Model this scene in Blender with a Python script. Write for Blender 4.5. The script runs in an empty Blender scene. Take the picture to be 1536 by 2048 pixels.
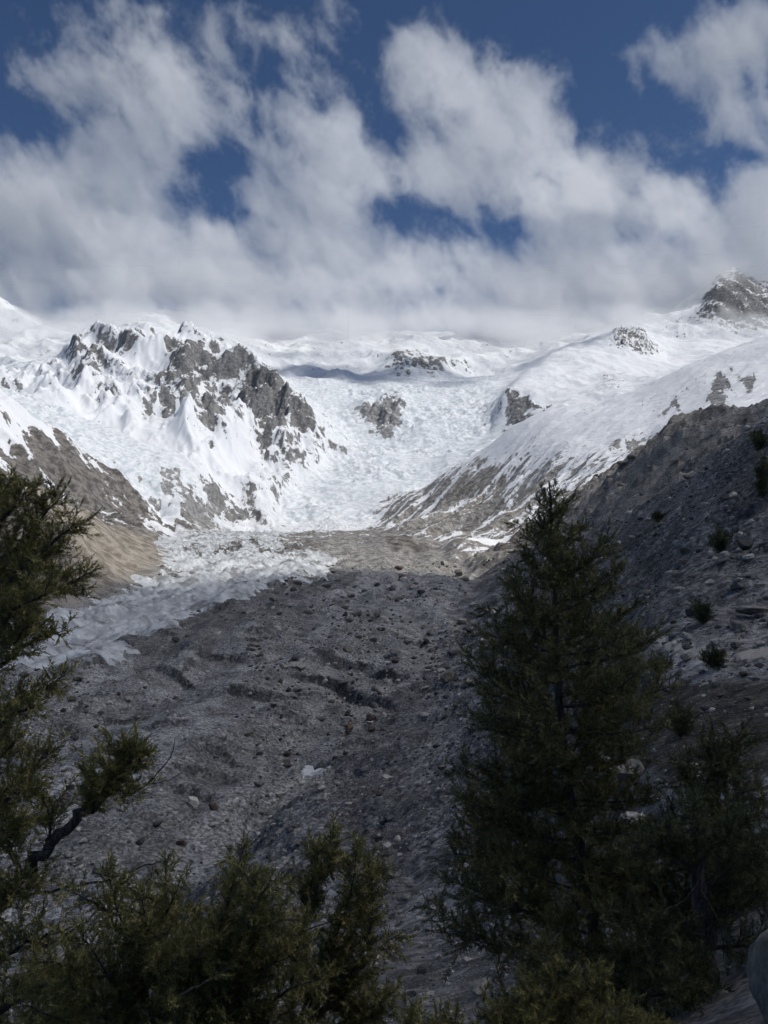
import bpy, bmesh, math, random, time
import numpy as np
from mathutils import Vector, Matrix, noise as mnoise
T0 = time.time()
random.seed(7); rng = np.random.default_rng(11)
sc = bpy.context.scene
COL = sc.collection

# ------------------------------------------------------------------ camera
cam = bpy.data.cameras.new('camera'); cam_o = bpy.data.objects.new('camera', cam); COL.objects.link(cam_o)
cam_o.location = (0, 0, 0); cam_o.rotation_euler = (math.radians(90), 0, 0)
cam.sensor_fit = 'VERTICAL'; cam.sensor_height = 36; cam.lens = 27; cam.clip_start = 0.1; cam.clip_end = 80000
sc.camera = cam_o
# ------------------------------------------------------------------ sky, sun, exposure
SUN_EL, SUN_AZ = math.radians(55), math.radians(102)      # azimuth from +Y (view direction), clockwise
SUN = Vector((math.sin(SUN_AZ)*math.cos(SUN_EL), math.cos(SUN_AZ)*math.cos(SUN_EL), math.sin(SUN_EL)))
w = bpy.data.worlds.new('World'); sc.world = w; w.use_nodes = True
wn = w.node_tree; bg = wn.nodes['Background']
sky = wn.nodes.new('ShaderNodeTexSky'); sky.sky_type = 'NISHITA'; sky.sun_disc = False
sky.sun_elevation = SUN_EL; sky.sun_rotation = SUN_AZ; sky.altitude = 3600; sky.air_density = 1.0; sky.dust_density = 0.1; sky.ozone_density = 7.0
wn.links.new(sky.outputs[0], bg.inputs[0]); bg.inputs[1].default_value = 0.045
sl = bpy.data.lights.new('sun', 'SUN'); sl.energy = 2.0; sl.angle = math.radians(0.53); sl.color = (1.0, 0.965, 0.91)
sun_o = bpy.data.objects.new('sun', sl); COL.objects.link(sun_o); sun_o.rotation_euler = SUN.to_track_quat('Z', 'Y').to_euler()
sc.view_settings.view_transform = 'Standard'; sc.view_settings.look = 'None'
sc.view_settings.exposure = 0.66; sc.view_settings.gamma = 1.0
cy = sc.cycles
cy.max_bounces = 8; cy.diffuse_bounces = 3; cy.use_adaptive_sampling = True; cy.adaptive_threshold = 0.04; cy.adaptive_min_samples = 16; cy.glossy_bounces = 1; cy.transmission_bounces = 4; cy.transparent_max_bounces = 8
cy.volume_bounces = 7; cy.volume_step_rate = 3.0; cy.volume_max_steps = 256; cy.use_denoising = True

# ------------------------------------------------------------------ noise helpers
_perm = rng.permutation(512).astype(np.int32); _perm = np.concatenate([_perm, _perm, _perm])
_ang = rng.random(512)*2*np.pi; _gx, _gy = np.cos(_ang).astype(np.float32), np.sin(_ang).astype(np.float32)
def perlin(x, y):
    fx_ = np.floor(x); fy_ = np.floor(y); xf = x-fx_; yf = y-fy_; xi = fx_.astype(np.int32); yi = fy_.astype(np.int32); xi &= 511; yi &= 511
    u = xf*xf*xf*(xf*(xf*6-15)+10); v = yf*yf*yf*(yf*(yf*6-15)+10)
    x1 = (xi+1) & 511; y1 = (yi+1) & 511
    def g(a, b, dx, dy):
        h = _perm[_perm[a]+b]; return _gx[h]*dx+_gy[h]*dy
    n0 = g(xi, yi, xf, yf); n1 = g(x1, yi, xf-1, yf); n2 = g(xi, y1, xf, yf-1); n3 = g(x1, y1, xf-1, yf-1)
    a = n0+u*(n1-n0); b = n2+u*(n3-n2)
    return (a+v*(b-a))*1.5
def fbm(x, y, wl, octs, gain=.5, lac=2.03):
    s = 0; a = 1
    for k in range(octs):
        s = s+a*perlin(x/wl+17.3*k, y/wl-9.1*k); a *= gain; wl /= lac
    return s
def ridged(x, y, wl, octs, gain=.5, lac=2.07):
    s = 0; a = 1; w_ = 1
    for k in range(octs):
        n = 1-np.abs(perlin(x/wl+31.7*k, y/wl+5.7*k)); n = n*n*w_; w_ = np.clip(n*1.6, 0, 1)
        s = s+a*n; a *= gain; wl /= lac
    return s
def sstep(a, b, x):
    t = np.clip((x-a)/(b-a), 0, 1); return t*t*(3-2*t)
def poly_sd(px, py, poly):
    """signed distance to polygon, positive inside"""
    p = np.asarray(poly, float); d = np.full(px.shape, 1e9); ins = np.zeros(px.shape, bool)
    n = len(p)
    for i in range(n):
        ax, ay = p[i]; bx, by = p[(i+1) % n]
        ex, ey = bx-ax, by-ay; wx, wy = px-ax, py-ay
        t = np.clip((wx*ex+wy*ey)/(ex*ex+ey*ey+1e-9), 0, 1)
        d = np.minimum(d, np.hypot(wx-t*ex, wy-t*ey))
        c = ((ay <= py) & (by > py)) | ((by <= py) & (ay > py))
        with np.errstate(divide='ignore', invalid='ignore'):
            xi = ax+(py-ay)*ex/(ey if ey != 0 else 1e-9)
        ins ^= c & (px < xi)
    return np.where(ins, d, -d)

# ------------------------------------------------------------------ terrain control lines: (x, y, depth) of the photo's ridges, benches and valley floors
LINES = [
 # near slope, section by section (falls to the left, towards the glacier)
 [(768,2250,4),(768,2200,10),(768,2048,20),(768,1950,40),(768,1850,75),(768,1750,120),(768,1650,185),(768,1550,280),(768,1455,420)],
 [(600,2300,4),(600,2200,12),(600,2048,25),(600,1900,60),(600,1800,110),(600,1700,180),(600,1610,270)],
 [(400,2350,5),(400,2250,14),(400,2120,30),(400,1980,70),(400,1870,130),(400,1780,205)],
 [(150,2400,6),(150,2350,18),(150,2250,40),(150,2150,90)],
 [(-150,2450,8),(-150,2400,25),(-150,2300,60),(-150,2200,100)],
 [(900,2220,4),(900,2160,10),(900,2048,19),(900,1850,62),(900,1650,145),(900,1500,270),(900,1400,410)],
 [(1100,2200,4),(1100,2130,8),(1100,2020,14),(1100,1850,34),(1100,1650,72),(1100,1500,125),(1100,1350,225),(1100,1250,390),(1100,1150,700)],
 [(1300,2200,4),(1300,2080,8),(1300,1950,14),(1300,1800,22),(1300,1600,35),(1300,1500,45),(1300,1400,62),(1300,1285,88),(1300,1240,115),(1300,1180,160),(1300,1100,290)],
 [(1536,2180,3.2),(1536,2060,5),(1536,1930,8),(1536,1800,12),(1536,1600,20),(1536,1430,38),(1536,1355,55),(1536,1300,66),(1536,1150,110),(1536,1000,185)],
 [(1720,2100,3.2),(1720,1950,6),(1720,1750,12),(1720,1400,36),(1720,1250,66),(1720,1000,130),(1720,860,190)],
 # crest of the near slope
 [(1720,740,260),(1620,785,285),(1536,838,305),(1483,872,335),(1463,897,365),(1388,947,430),(1330,985,490),(1268,1020,570),(1150,1072,850),(1050,1098,1180),(1000,1124,1260),(958,1158,1290)],
 # gully behind that crest
 [(1720,870,420),(1536,950,520),(1388,1010,640),(1268,1052,800),(1150,1082,1050),(1060,1108,1400)],
 # moraine ridge crest, then the dip behind
 [(1720,815,1050),(1536,824,1120),(1470,828,1160),(1400,832,1210),(1345,848,1260),(1328,876,1300),(1300,899,1350),(1250,930,1400),(1200,960,1450),(1150,995,1500),(1100,1030,1550),(1062,1072,1600)],
 [(1720,850,1250),(1536,862,1330),(1400,880,1420),(1300,940,1540),(1200,995,1640),(1100,1060,1740),(1050,1092,1760)],
 # trench between scree and glacier
 [(200,2040,165),(300,1895,195),(400,1755,240),(560,1620,296),(640,1540,350),(700,1478,402),(780,1405,490),(880,1322,600),(930,1215,940),(960,1166,1230)],
 # debris glacier
 [(-150,1600,282),(0,1600,285),(150,1600,285),(300,1600,286),(420,1600,290)],
 [(-150,1780,215),(0,1780,218),(150,1780,220),(260,1780,222)],[(-150,2000,165),(0,2000,166),(100,2000,167)],
 [(-150,1450,378),(0,1450,380),(200,1450,382),(400,1450,386),(560,1450,392)],
 [(-150,1330,520),(0,1330,525),(200,1330,522),(400,1330,520),(600,1325,530),(760,1320,560)],
 [(0,1270,630),(200,1250,690),(400,1240,720),(600,1240,725),(800,1245,740)],
 [(160,1215,850),(350,1190,930),(500,1190,930),(700,1185,960),(860,1190,950)],
 [(300,1155,1150),(500,1150,1190),(700,1150,1190),(860,1155,1200)],
 [(360,1125,1430),(500,1120,1500),(640,1118,1540),(760,1118,1560),(880,1128,1500)],
 [(340,1098,1850),(450,1092,1950),(600,1088,2050),(720,1086,2100)],
 [(770,1080,1990),(800,1070,2030),(840,1076,2000),(880,1098,1900)],
 [(350,1070,2500),(480,1068,2600),(620,1066,2700),(740,1064,2800),(800,1082,2350)],
 [(420,1055,3150),(560,1045,3480),(640,1046,3450),(720,1050,3380)],
 # left lateral moraine with the tan face
 [(-150,890,760),(0,940,900),(60,962,1030),(110,985,1180),(170,1010,1400),(240,1048,1680),(300,1082,1850)],
 [(-150,1050,640),(0,1120,740),(100,1125,900),(200,1100,1200),(270,1105,1500)],
 [(-150,1290,590),(0,1262,670),(90,1238,740),(200,1196,935),(270,1165,1120),(332,1132,1340),(330,1110,1600),(310,1092,1900)],
 [(-150,1000,1250),(0,1030,1400),(100,1050,1650),(200,1060,1900),(290,1070,2150)],
 # left foothill
 [(-150,760,2150),(0,796,2300),(45,830,2380),(75,843,2430),(125,866,2500),(165,902,2540),(205,932,2570),(240,956,2600),(280,992,2640),(320,1035,2670),(372,1060,2720)],
 [(-150,900,1900),(0,930,2020),(80,950,2120),(150,985,2220),(220,1025,2330),(300,1055,2450)],
 [(0,820,2650),(75,868,2760),(165,930,2850),(240,975,2900),(320,1045,2980)],
 # hanging glacier on the left and the rock below it
 [(-150,790,3150),(0,800,3250),(60,815,3280),(120,835,3250),(180,880,3150),(260,935,3080),(320,965,3050),(370,1010,3030),(395,1050,3060)],
 [(-150,730,3900),(0,775,3800),(80,800,3700),(160,826,3650),(240,845,3550),(320,885,3450),(370,940,3360),(420,1000,3300),(440,1045,3260)],
 # rocky mountain: shelf, skyline and ribs
 [(30,790,4400),(150,800,4250),(250,795,4280),(330,835,4050),(400,852,3980),(470,870,3930),(520,900,3880)],
 [(340,862,3600),(400,880,3620),(460,915,3640),(510,950,3640),(540,990,3600)],
 [(450,1000,3430),(500,1035,3450),(545,1035,3500)],
 [(545,1000,3640),(560,970,3780),(620,930,4100),(690,902,4480)],
 [(690,896,4530),(672,868,4570),(640,838,4620),(600,808,4660),(560,780,4700),(545,768,4730),(528,752,4760),(518,762,4780),(500,745,4830),(470,738,4900),(432,712,5000),(428,697,5080),(385,690,5180),(340,698,5250),(310,680,5400),(272,648,5600),(235,665,5550),(185,680,5350),(165,688,5250),(140,730,5000),(90,760,4750),(30,786,4500)],
 [(560,850,4380),(520,830,4400),(480,835,4350),(430,815,4450),(370,820,4400),(320,790,4500),(290,760,4750),(220,745,4850),(180,760,4700)],
 [(340,740,4880),(400,745,4800),(450,770,4700)],
 [(620,880,4350),(570,900,4150),(530,915,4050)],
 # icefall
 [(560,1025,3650),(640,1020,3650),(720,1020,3650)],
 [(600,985,3900),(680,980,3900),(760,980,3920),(830,975,3900)],
 [(650,935,4350),(740,930,4320),(830,925,4350),(900,915,4350)],
 [(710,890,4750),(790,890,4750),(880,885,4720),(960,880,4700)],
 [(690,855,5050),(730,850,5050),(830,850,5020),(910,850,5000),(980,850,4950)],
 [(640,810,5350),(700,815,5300),(830,805,5450),(910,800,5500),(1000,800,5400)],
 [(790,872,4900),(798,835,5080),(800,803,5300),(770,788,5480),(740,795,5420),(720,806,5340)],
 [(590,775,5750),(640,762,5850),(700,768,5800),(740,780,5700)],
 [(830,775,5850),(900,770,5950),(1000,765,5950),(1050,740,6200)],
 # upper snow basin and skyline
 [(560,745,6300),(620,735,6500),(700,740,6450),(770,745,6350)],
 [(500,700,6700),(560,712,6850),(640,712,6950),(720,715,6900)],
 [(780,740,6450),(800,700,6850),(830,658,7250),(870,682,7100),(900,720,6700)],
 [(440,668,7400),(560,672,7700),(680,672,7900),(768,680,7700),(880,688,7700),(960,684,7900),(1060,682,7900),(1100,690,7500)],
 [(950,740,6600),(1020,715,6900),(1080,700,7200)],
 [(-150,720,5900),(0,725,6000),(80,715,6200),(130,700,6300)],
 [(-150,590,7200),(0,595,7400),(40,622,7500),(120,655,7600),(200,640,7900),(330,620,8200)],
 [(-150,640,9200),(200,650,9400),(500,665,9600),(768,670,9700),(1000,670,9700),(1200,655,9500),(1700,600,9600)],
 [(-150,680,10800),(400,690,10900),(900,690,11000),(1300,690,11000),(1700,650,10900)],
 # snowy side valley slope on the right
 [(1720,640,3000),(1620,655,3100),(1536,672,3200),(1490,682,3220),(1450,697,3220),(1400,720,3240),(1350,746,3260),(1300,765,3280),(1250,788,3300),(1180,805,3330),(1130,815,3340),(1080,826,3360),(1020,852,3400),(960,902,3440),(915,932,3450),(870,960,3460),(830,990,3460),(790,1022,3450),(762,1048,3400)],
 [(1720,730,2400),(1536,770,2400),(1450,790,2480),(1380,815,2500),(1320,860,2450),(1290,892,2420),(1250,888,2450),(1200,893,2550),(1130,890,2700),(1060,915,2850),(1000,950,2950),(930,990,3050),(870,1025,3080),(815,1050,3080)],
 [(1720,790,1600),(1536,815,1650),(1400,845,1800),(1300,910,1950),(1240,935,2050),(1150,970,2150),(1080,1010,2250),(1000,1045,2350),(930,1070,2400),(870,1085,2350)],
 [(1050,1085,1850),(1000,1095,1800),(950,1115,1720),(900,1120,1650)],
 [(1720,760,3600),(1536,760,3800),(1350,810,3900),(1180,850,3900),(1080,870,3950),(1000,900,3950),(930,945,3950),(860,990,3900)],
 # rounded snow hill with cliff, pinnacles, and the dark pyramid
 [(1012,838,4900),(1020,860,4700),(1100,850,4500),(1250,810,4400),(1400,760,4400),(1600,720,4400)],
 [(1008,790,5000),(1030,782,5050),(1060,790,4950),(1120,800,4800)],
 [(1020,775,5250),(1060,740,5550),(1100,715,5850),(1130,695,6000),(1180,684,6150),(1220,674,6250),(1240,664,6350),(1262,665,6380),(1290,682,6350),(1310,690,6300)],
 [(1110,760,5200),(1180,750,5350),(1250,740,5500),(1320,745,5500)],
 [(1210,770,4850),(1270,762,4950),(1330,750,5050)],
 [(1330,715,6300),(1400,705,6300),(1480,690,6400),(1600,670,6400)],
 [(1200,680,7000),(1270,655,7150),(1320,643,7250),(1380,634,7350),(1395,630,7380)],
 [(1395,628,7350),(1415,595,7420),(1440,552,7500),(1470,540,7600),(1500,560,7600),(1540,580,7600),(1640,560,7700),(1720,540,7800)],
 [(1390,640,7150),(1430,650,7000),(1480,668,6850),(1540,660,6900),(1640,640,7000)],
 [(1460,600,7250),(1500,620,7150)],
]
pts = []
for L in LINES:
    for (x0, y0, d0), (x1, y1, d1) in zip(L[:-1], L[1:]):
        n = max(1, int(max(abs(x1-x0), abs(y1-y0))/55.0+.5))
        for k in range(n):
            t = k/n; pts.append((x0+(x1-x0)*t, y0+(y1-y0)*t, math.exp(math.log(d0)*(1-t)+math.log(d1)*t)))
    pts.append(L[-1])
P = np.array(pts); cu = (P[:,0]-768)/1536; cs = np.log(P[:,2]); ce = (1024-P[:,1])/1536
SW = 0.55                                            # weight of log-depth against image-plane width
def kern(du, ds): return np.sqrt(du*du+(SW*ds)**2+1e-6)
n = len(P)
A = kern(cu[:,None]-cu[None], cs[:,None]-cs[None]); A[np.arange(n), np.arange(n)] += -2e-3
M = np.zeros((n+1, n+1)); M[:n,:n] = A; M[n,:n] = 1; M[:n,n] = 1
sol = np.linalg.lstsq(M, np.append(ce, 0), rcond=None)[0]
def e_eval(u, s):
    sh = u.shape; u = u.ravel(); s = s.ravel(); out = np.zeros(u.shape)
    for i in range(0, u.size, 6000):
        out[i:i+6000] = kern(u[i:i+6000,None]-cu[None], s[i:i+6000,None]-cs[None]) @ sol[:n] + sol[n]
    return out.reshape(sh)
# grid: columns are rays fanning out from the viewpoint, rows are depths
NC = 670
U = np.linspace(-.6, .6, NC)
segs = [(2.6,20,24),(20,120,80),(120,420,140),(420,1600,240),(1600,3600,210),(3600,8600,300),(8600,11500,12)]
Sg = np.concatenate([np.linspace(math.log(a), math.log(b), k, endpoint=False) for a, b, k in segs]+[[math.log(11500)]])
NR = len(Sg)
cU = U[::4]; cU = np.append(cU, U[-1]) if cU[-1] != U[-1] else cU
ci = np.arange(0, NR, 3); ci = np.append(ci, NR-1) if ci[-1] != NR-1 else ci
cS = Sg[ci]
Ec = e_eval(*np.meshgrid(cU, cS))
tmp = np.empty((len(cS), NC))
for i in range(len(cS)): tmp[i] = np.interp(U, cU, Ec[i])
E0 = np.empty((NR, NC)); 
k = np.clip(np.searchsorted(cS, Sg, side='right')-1, 0, len(cS)-2); tt = ((Sg-cS[k])/(cS[k+1]-cS[k]))[:,None]
E0 = tmp[k]*(1-tt)+tmp[k+1]*tt
DD = np.exp(Sg)[:,None]*np.ones((1, NC)); UU = U[None]*np.ones((NR, 1))
X = (UU*DD).astype(np.float32); Y = DD.astype(np.float32); Z0 = (E0*DD).astype(np.float32); UU = UU.astype(np.float32); E0 = E0.astype(np.float32)
px = 768+1536*UU; py = 1024-1536*E0                  # where each point of the smooth ground falls in the photo
print('base', time.time()-T0, n, NR, NC)

# ---- regions
def xy_curve(pts_):                                  # plan curve X(Y) through photo points (x, depth)
    a = np.array(pts_, float); return np.interp(Y, a[:,1], (a[:,0]-768)/1536*a[:,1])
def d_curve(pts_):
    a = np.array(pts_, float); return np.interp(px, a[:,0], a[:,1])
Xt = xy_curve([(-600,40),(-300,90),(200,165),(300,195),(400,240),(560,296),(640,350),(700,402),(780,490),(880,600),(930,940),(960,1250),(955,1500),(920,1650),(860,2100),(770,3000),(765,3400),(760,3600)])
Xl = xy_curve([(-900,300),(-300,560),(0,670),(90,740),(200,935),(332,1340),(330,1600),(310,1950),(370,2720),(400,3100),(540,3500),(560,3780),(690,4500)])
b1 = d_curve([(900,1330),(958,1320),(1050,1300),(1150,1080),(1268,800),(1388,640),(1536,520),(1720,420)])
b2 = d_curve([(900,1560),(1050,1740),(1100,1700),(1200,1620),(1300,1520),(1400,1400),(1536,1310),(1720,1230)])
R_NAMES = ['scree_slope','moraine_ridge','snow_slope','debris_glacier','lateral_moraine','rocky_foothill','hanging_glacier','rocky_mountain','icefall','snow_mountain','snow_hill','rocky_pyramid']
REG = np.full(X.shape, 9, np.int8)
right = X > Xt; left = X < Xl
REG[(Y < 3600)] = 3
REG[right & (Y < b1)] = 0
REG[right & (Y >= b1) & (Y < b2)] = 1
REG[right & (Y >= b2) & (Y < 3750)] = 2
lm = d_curve([(-150,1250),(0,1400),(100,1650),(200,1900),(300,2150),(400,2300)])
lf = d_curve([(-150,2700),(0,2600),(75,2720),(165,2800),(240,2860),(330,2950),(450,3000)])
REG[left & (Y < lm)] = 4
REG[left & (Y >= lm) & (Y < lf)] = 5
hg = d_curve([(-150,3900),(0,3800),(80,3700),(160,3650),(240,3550),(320,3450),(370,3360),(440,3260),(560,3250)])
REG[left & (Y >= lf) & (Y < hg)] = 6
rm_d = d_curve([(-150,5700),(30,5200),(140,5400),(272,5900),(340,5700),(432,5400),(528,5050),(600,4900),(690,4600),(700,4500),(760,4500)])
REG[(px < 692) & (Y >= hg) & (Y < rm_d) & ((X < Xl) | (Y > 4500) | (px < 540))] = 7
ice_far = d_curve([(400,5700),(560,5900),(700,6000),(780,6100),(900,6200),(1060,6300)])
REG[(REG == 9) & (Y < ice_far) & (px < 1010) & (Y >= 3600)] = 8
REG[(REG == 3) & (Y > 3480)] = 8
REG[(px >= 1005) & (Y >= 3750) & (Y < 6650)] = 10
REG[(px >= 1000) & (px < 1060) & (Y < 4700) & (Y > 3750)] = 10
pyr = [(1385,640),(1395,625),(1440,545),(1480,520),(1760,500),(1760,670),(1540,662),(1480,668),(1430,650)]
REG[(Y > 6700) & (Y < 8000) & (poly_sd(px, py, pyr) > 0)] = 11
Rm = [sstep(0, 1, (REG == i).astype(float)) for i in range(12)]
def blur(m, it=3):
    for _ in range(it):
        m = .25*(np.roll(m, 1, 0)+np.roll(m, -1, 0))+.5*m
        m = .25*(np.roll(m, 1, 1)+np.roll(m, -1, 1))+.5*m
    return m
def big_blur(m, r):
    def box(a, ax):
        c = np.cumsum(np.pad(a, [(r+1, r) if i == ax else (0, 0) for i in (0, 1)], mode='edge'), axis=ax)
        return (np.take(c, range(2*r+1, c.shape[ax]), ax)-np.take(c, range(0, c.shape[ax]-2*r-1), ax))/(2*r+1)
    return box(box(box(box(m, 0), 1), 0), 1)
Wt = [big_blur(m, 5) for m in Rm]
print('regions', time.time()-T0)

# ---- relief
Z = Z0.copy()
def relief(W_, fn, thr=.004):
    i_ = np.nonzero(W_ > thr)
    Z[i_] += W_[i_]*fn(X[i_], Y[i_], Z0[i_])
# scree slope: shallow gullies down the fall line, stony lumps
relief(Wt[0], lambda x, y, z: fbm(x*.16+y*.06, y+x*.25, 34, 4)*np.clip(y/90, .03, 2.2)*1.9 + (ridged(x*.12+y*.04, y*.7+x*.2, 60, 3)-.9)*np.clip(y/150-.3, 0, 1.6)*2.4 + fbm(x, y, 18, 6, .58)*np.clip(y/80, .12, 1.5)*1.2)
# moraine wall: fluted gullies and pinnacled crest
relief(Wt[1], lambda x, y, z: (ridged(x*.22+y*.08, y+x*.15, 52, 4, .55)-.8)*21+fbm(x, y, 60, 4, .45)*3+np.maximum(0, ridged(x, y, 24, 2)-1.0)*7)
# right snow slope: long runnels, rock outcrop steps low down
def f_(x, y, z):
    low = sstep(330, -60, z)
    return fbm((x*.62-y*.78), (x*.78+y*.62)*.12, 60, 4, .55)*(3+9*low)+fbm(x, y, 260, 6, .45)*(13+12*low)+(ridged((x*.62-y*.78), (x*.78+y*.62)*.3, 110, 4)-.8)*18*low
relief(Wt[2], f_)
# debris-covered ice: hummocks and ice cliffs
fade = sstep(2400, 1500, Y)
def f_(x, y, z):
    sz = np.clip(y/350, .45, 1.5); fd = sstep(2400, 1500, y)
    ac, al = x-.2*y, y+.2*x
    rg = ridged(ac, al*.28, 62, 3, .5)-.9; pit = np.minimum(0, ridged(ac+500, al*.5, 60, 2)-.55)
    return fbm(ac, al*.35, 110, 4, .5)*3.2*sz+rg*5.0*sz*fd+pit*5*sz*fd+fbm(x, y, 14, 4, .6)*.9*sz+(1-fd)*(ridged(x*.6, y, 130, 4)-.8)*9
relief(Wt[3], f_)
ice_poly = [(-150,1375),(0,1345),(100,1338),(200,1308),(300,1262),(420,1214),(530,1174),(665,1140),(670,1122),(600,1100),(560,1084),(560,1066),(640,1056),(740,1048),(540,1036),(400,1050),(310,1064),(296,1090),(340,1130),(200,1196),(100,1238),(-150,1290)]
ICE = np.zeros(X.shape); i_ = np.nonzero((Y > 450) & (Y < 3700) & (X > Xl-15) & (px < 780))
ICE[i_] = sstep(-4, 5, poly_sd(px[i_], py[i_], ice_poly)+fbm(X[i_]*.6, Y[i_], 75, 5, .65)*30)
relief(ICE*Wt[3], lambda x, y, z: (ridged(x*.8+y*.25, y, 30, 4, .62)-.9)*np.clip(y/1000, .5, 1.6)*4.2+fbm(x, y, 90, 3)*3)
# ice cliffs that break the rubble: the ground drops on the near side of a short curved scarp
CLIFF = np.zeros(X.shape, np.float32)
for (x_, D_, La, A_, th, cv) in [(690,575,22,8,.15,.012),(728,505,26,9,-.75,.004),(770,560,20,6,-.6,.004),(640,525,20,5,.1,.015),(510,465,18,5,.0,.02),(575,470,14,4,.2,-.01),(352,505,16,5,-.5,.01),(410,325,12,3.6,.25,.02),(385,300,13,3.8,-.35,.01),(330,372,12,3,.3,.0),(445,345,10,3,-.5,.01),(250,420,14,3.5,.2,.01),(560,640,20,5,.2,.01),(820,680,22,6,-.5,.004),(300,640,20,4,.0,.01),(150,390,14,3.5,.2,.01),(450,560,18,4,-.3,.01)]:
    xc = (x_-768)/1536*D_; i_ = np.nonzero((np.abs(X-xc) < La*3) & (np.abs(Y-D_) < La*3)); dx, dy = X[i_]-xc, Y[i_]-D_
    a_ = dx*math.cos(th)+dy*math.sin(th); b_ = -dx*math.sin(th)+dy*math.cos(th)+cv*a_*a_+1.6*perlin(a_/5+x_, dy/9)
    g_ = np.where(b_ < 0, np.exp(-(b_/(La*.85))**2), 1-sstep(0, A_*.45+1.2, b_)); f_ = np.exp(-(a_/La)**4)
    Z[i_] -= A_*f_*g_; CLIFF[i_] = np.maximum(CLIFF[i_], f_*sstep(-1.5, .5, b_)*(1-sstep(A_*.35+1, A_*.45+2.4, b_)))
# left lateral moraine, foothill
relief(Wt[4], lambda x, y, z: fbm(y*.85+x*.5, (x*.2-y*.05), 55, 4)*5+fbm(x, y, 70, 5)*4)
relief(Wt[5], lambda x, y, z: (ridged(y+x*.3, x*.3, 170, 5, .5)-.85)*26+fbm(x, y, 200, 6, .5)*22)
# seracs
def f_ser(x, y, z):
    ser = ridged(x*.55+y*.12, y*1.1-x*.1, 62, 4, .6)-.95; serp = sstep(-.3, .4, fbm(x+300, y*.8, 330, 3))
    return ser*16*(.25+.9*serp)+fbm(x, y, 500, 4, .42)*34+(ridged(x*.3, y, 260, 2)-.8)*22
relief(Wt[6]*.8+Wt[8], f_ser)
# rock mountain
relief(Wt[7], lambda x, y, z: (ridged(x*.9+y*.25, y*.8-x*.2, 560, 6, .5)-.95)*165*sstep(-60, 300, z)+fbm(x, y, 260, 5, .45)*26+(ridged(x, y*.6, 190, 4, .45)-.9)*18)
# snow mountains
relief(Wt[9], lambda x, y, z: (ridged(x, y, 760, 4, .42)-.9)*75+fbm(x, y, 300, 4, .42)*20+(ridged(x*.45, y, 90, 3, .6)-.95)*11*sstep(-.1, .35, fbm(x+70, y, 600, 2)))
relief(Wt[10], lambda x, y, z: fbm(x, y, 600, 5, .4)*36+(ridged(x, y, 240, 5, .5)-.9)*10)
def boxed(poly, d0, d1, soft):
    m_ = np.zeros(X.shape); p_ = np.array(poly)
    i_ = np.nonzero((Y > d0) & (Y < d1) & (px > p_[:,0].min()-60) & (px < p_[:,0].max()+60))
    m_[i_] = sstep(-soft*.5, soft, poly_sd(px[i_], py[i_], poly)); return m_
relief(boxed([(1215,690),(1228,640),(1275,640),(1320,700),(1290,720),(1240,700)], 5900, 6800, 14), lambda x, y, z: (ridged(x, y, 80, 4, .6)-.8)*36)
relief(Wt[11], lambda x, y, z: (ridged(x*.8+y*.5, y*.6-x*.4, 300, 6, .5)-.9)*55+fbm(x, y, 120, 4, .5)*14)
relief(boxed([(715,815),(745,790),(800,800),(805,830),(790,878),(760,865),(725,835)], 4700, 5700, 20), lambda x, y, z: (ridged(x, y*.6, 130, 5, .6)-.7)*45)
print('relief', time.time()-T0)

# ---- what the ground is made of (weights read by the terrain shader)
Pn = fbm(X, Y, np.clip(Y*.035, 2, 140), 5, .6)         # patch noise at a scale that suits the distance
pxw = px+Pn*20; pyw = py+np.roll(Pn[:,::-1], 37, 0)*20
def stroke(poly, d0, d1, soft=8):
    m_ = np.zeros(X.shape); p_ = np.array(poly)
    i_ = np.nonzero((Y > d0) & (Y < d1) & (px > p_[:,0].min()-50) & (px < p_[:,0].max()+50))
    m_[i_] = sstep(-soft, soft, poly_sd(pxw[i_], pyw[i_], poly)); return m_
SNOW = np.zeros(X.shape)      # 0 none .. 1 full; shader adds slope and noise
i_ = np.nonzero(Wt[2] > .004); STR = np.zeros(X.shape, np.float32)
STR[i_] = fbm((X*.62-Y*.78)[i_], ((X*.78+Y*.62)*.10)[i_], 38, 5, .66)
SPK = np.zeros(X.shape, np.float32); SPK[i_] = sstep(.42, .62, perlin(X[i_]/15, Y[i_]/24))*sstep(-.25, .45, fbm(X[i_], Y[i_], 330, 2))
SNOW += Wt[2]*(.46+.46*sstep(60, 330, Z0)+STR*.85*sstep(300, 60, Z0)-.18*sstep(60, -90, Z0)-SPK*.75-.10*np.maximum(STR, 0))
i_ = np.nonzero(Wt[5] > .004); ST5 = np.zeros(X.shape, np.float32); ST5[i_] = fbm((X*.55+Y*.83)[i_], ((X*.83-Y*.55)*.16)[i_], 60, 5, .62)
SNOW += Wt[5]*(.30+.8*sstep(110, 260, Z0)+ST5*.75)
SNOW += Wt[6]*.92+Wt[8]*.98+Wt[9]*.80+Wt[10]*.86+Wt[7]*(.90-.22*sstep(200, -40, Z0))+Wt[11]*.47
SNOW += Wt[3]*(Y > 3200)*.5
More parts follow.
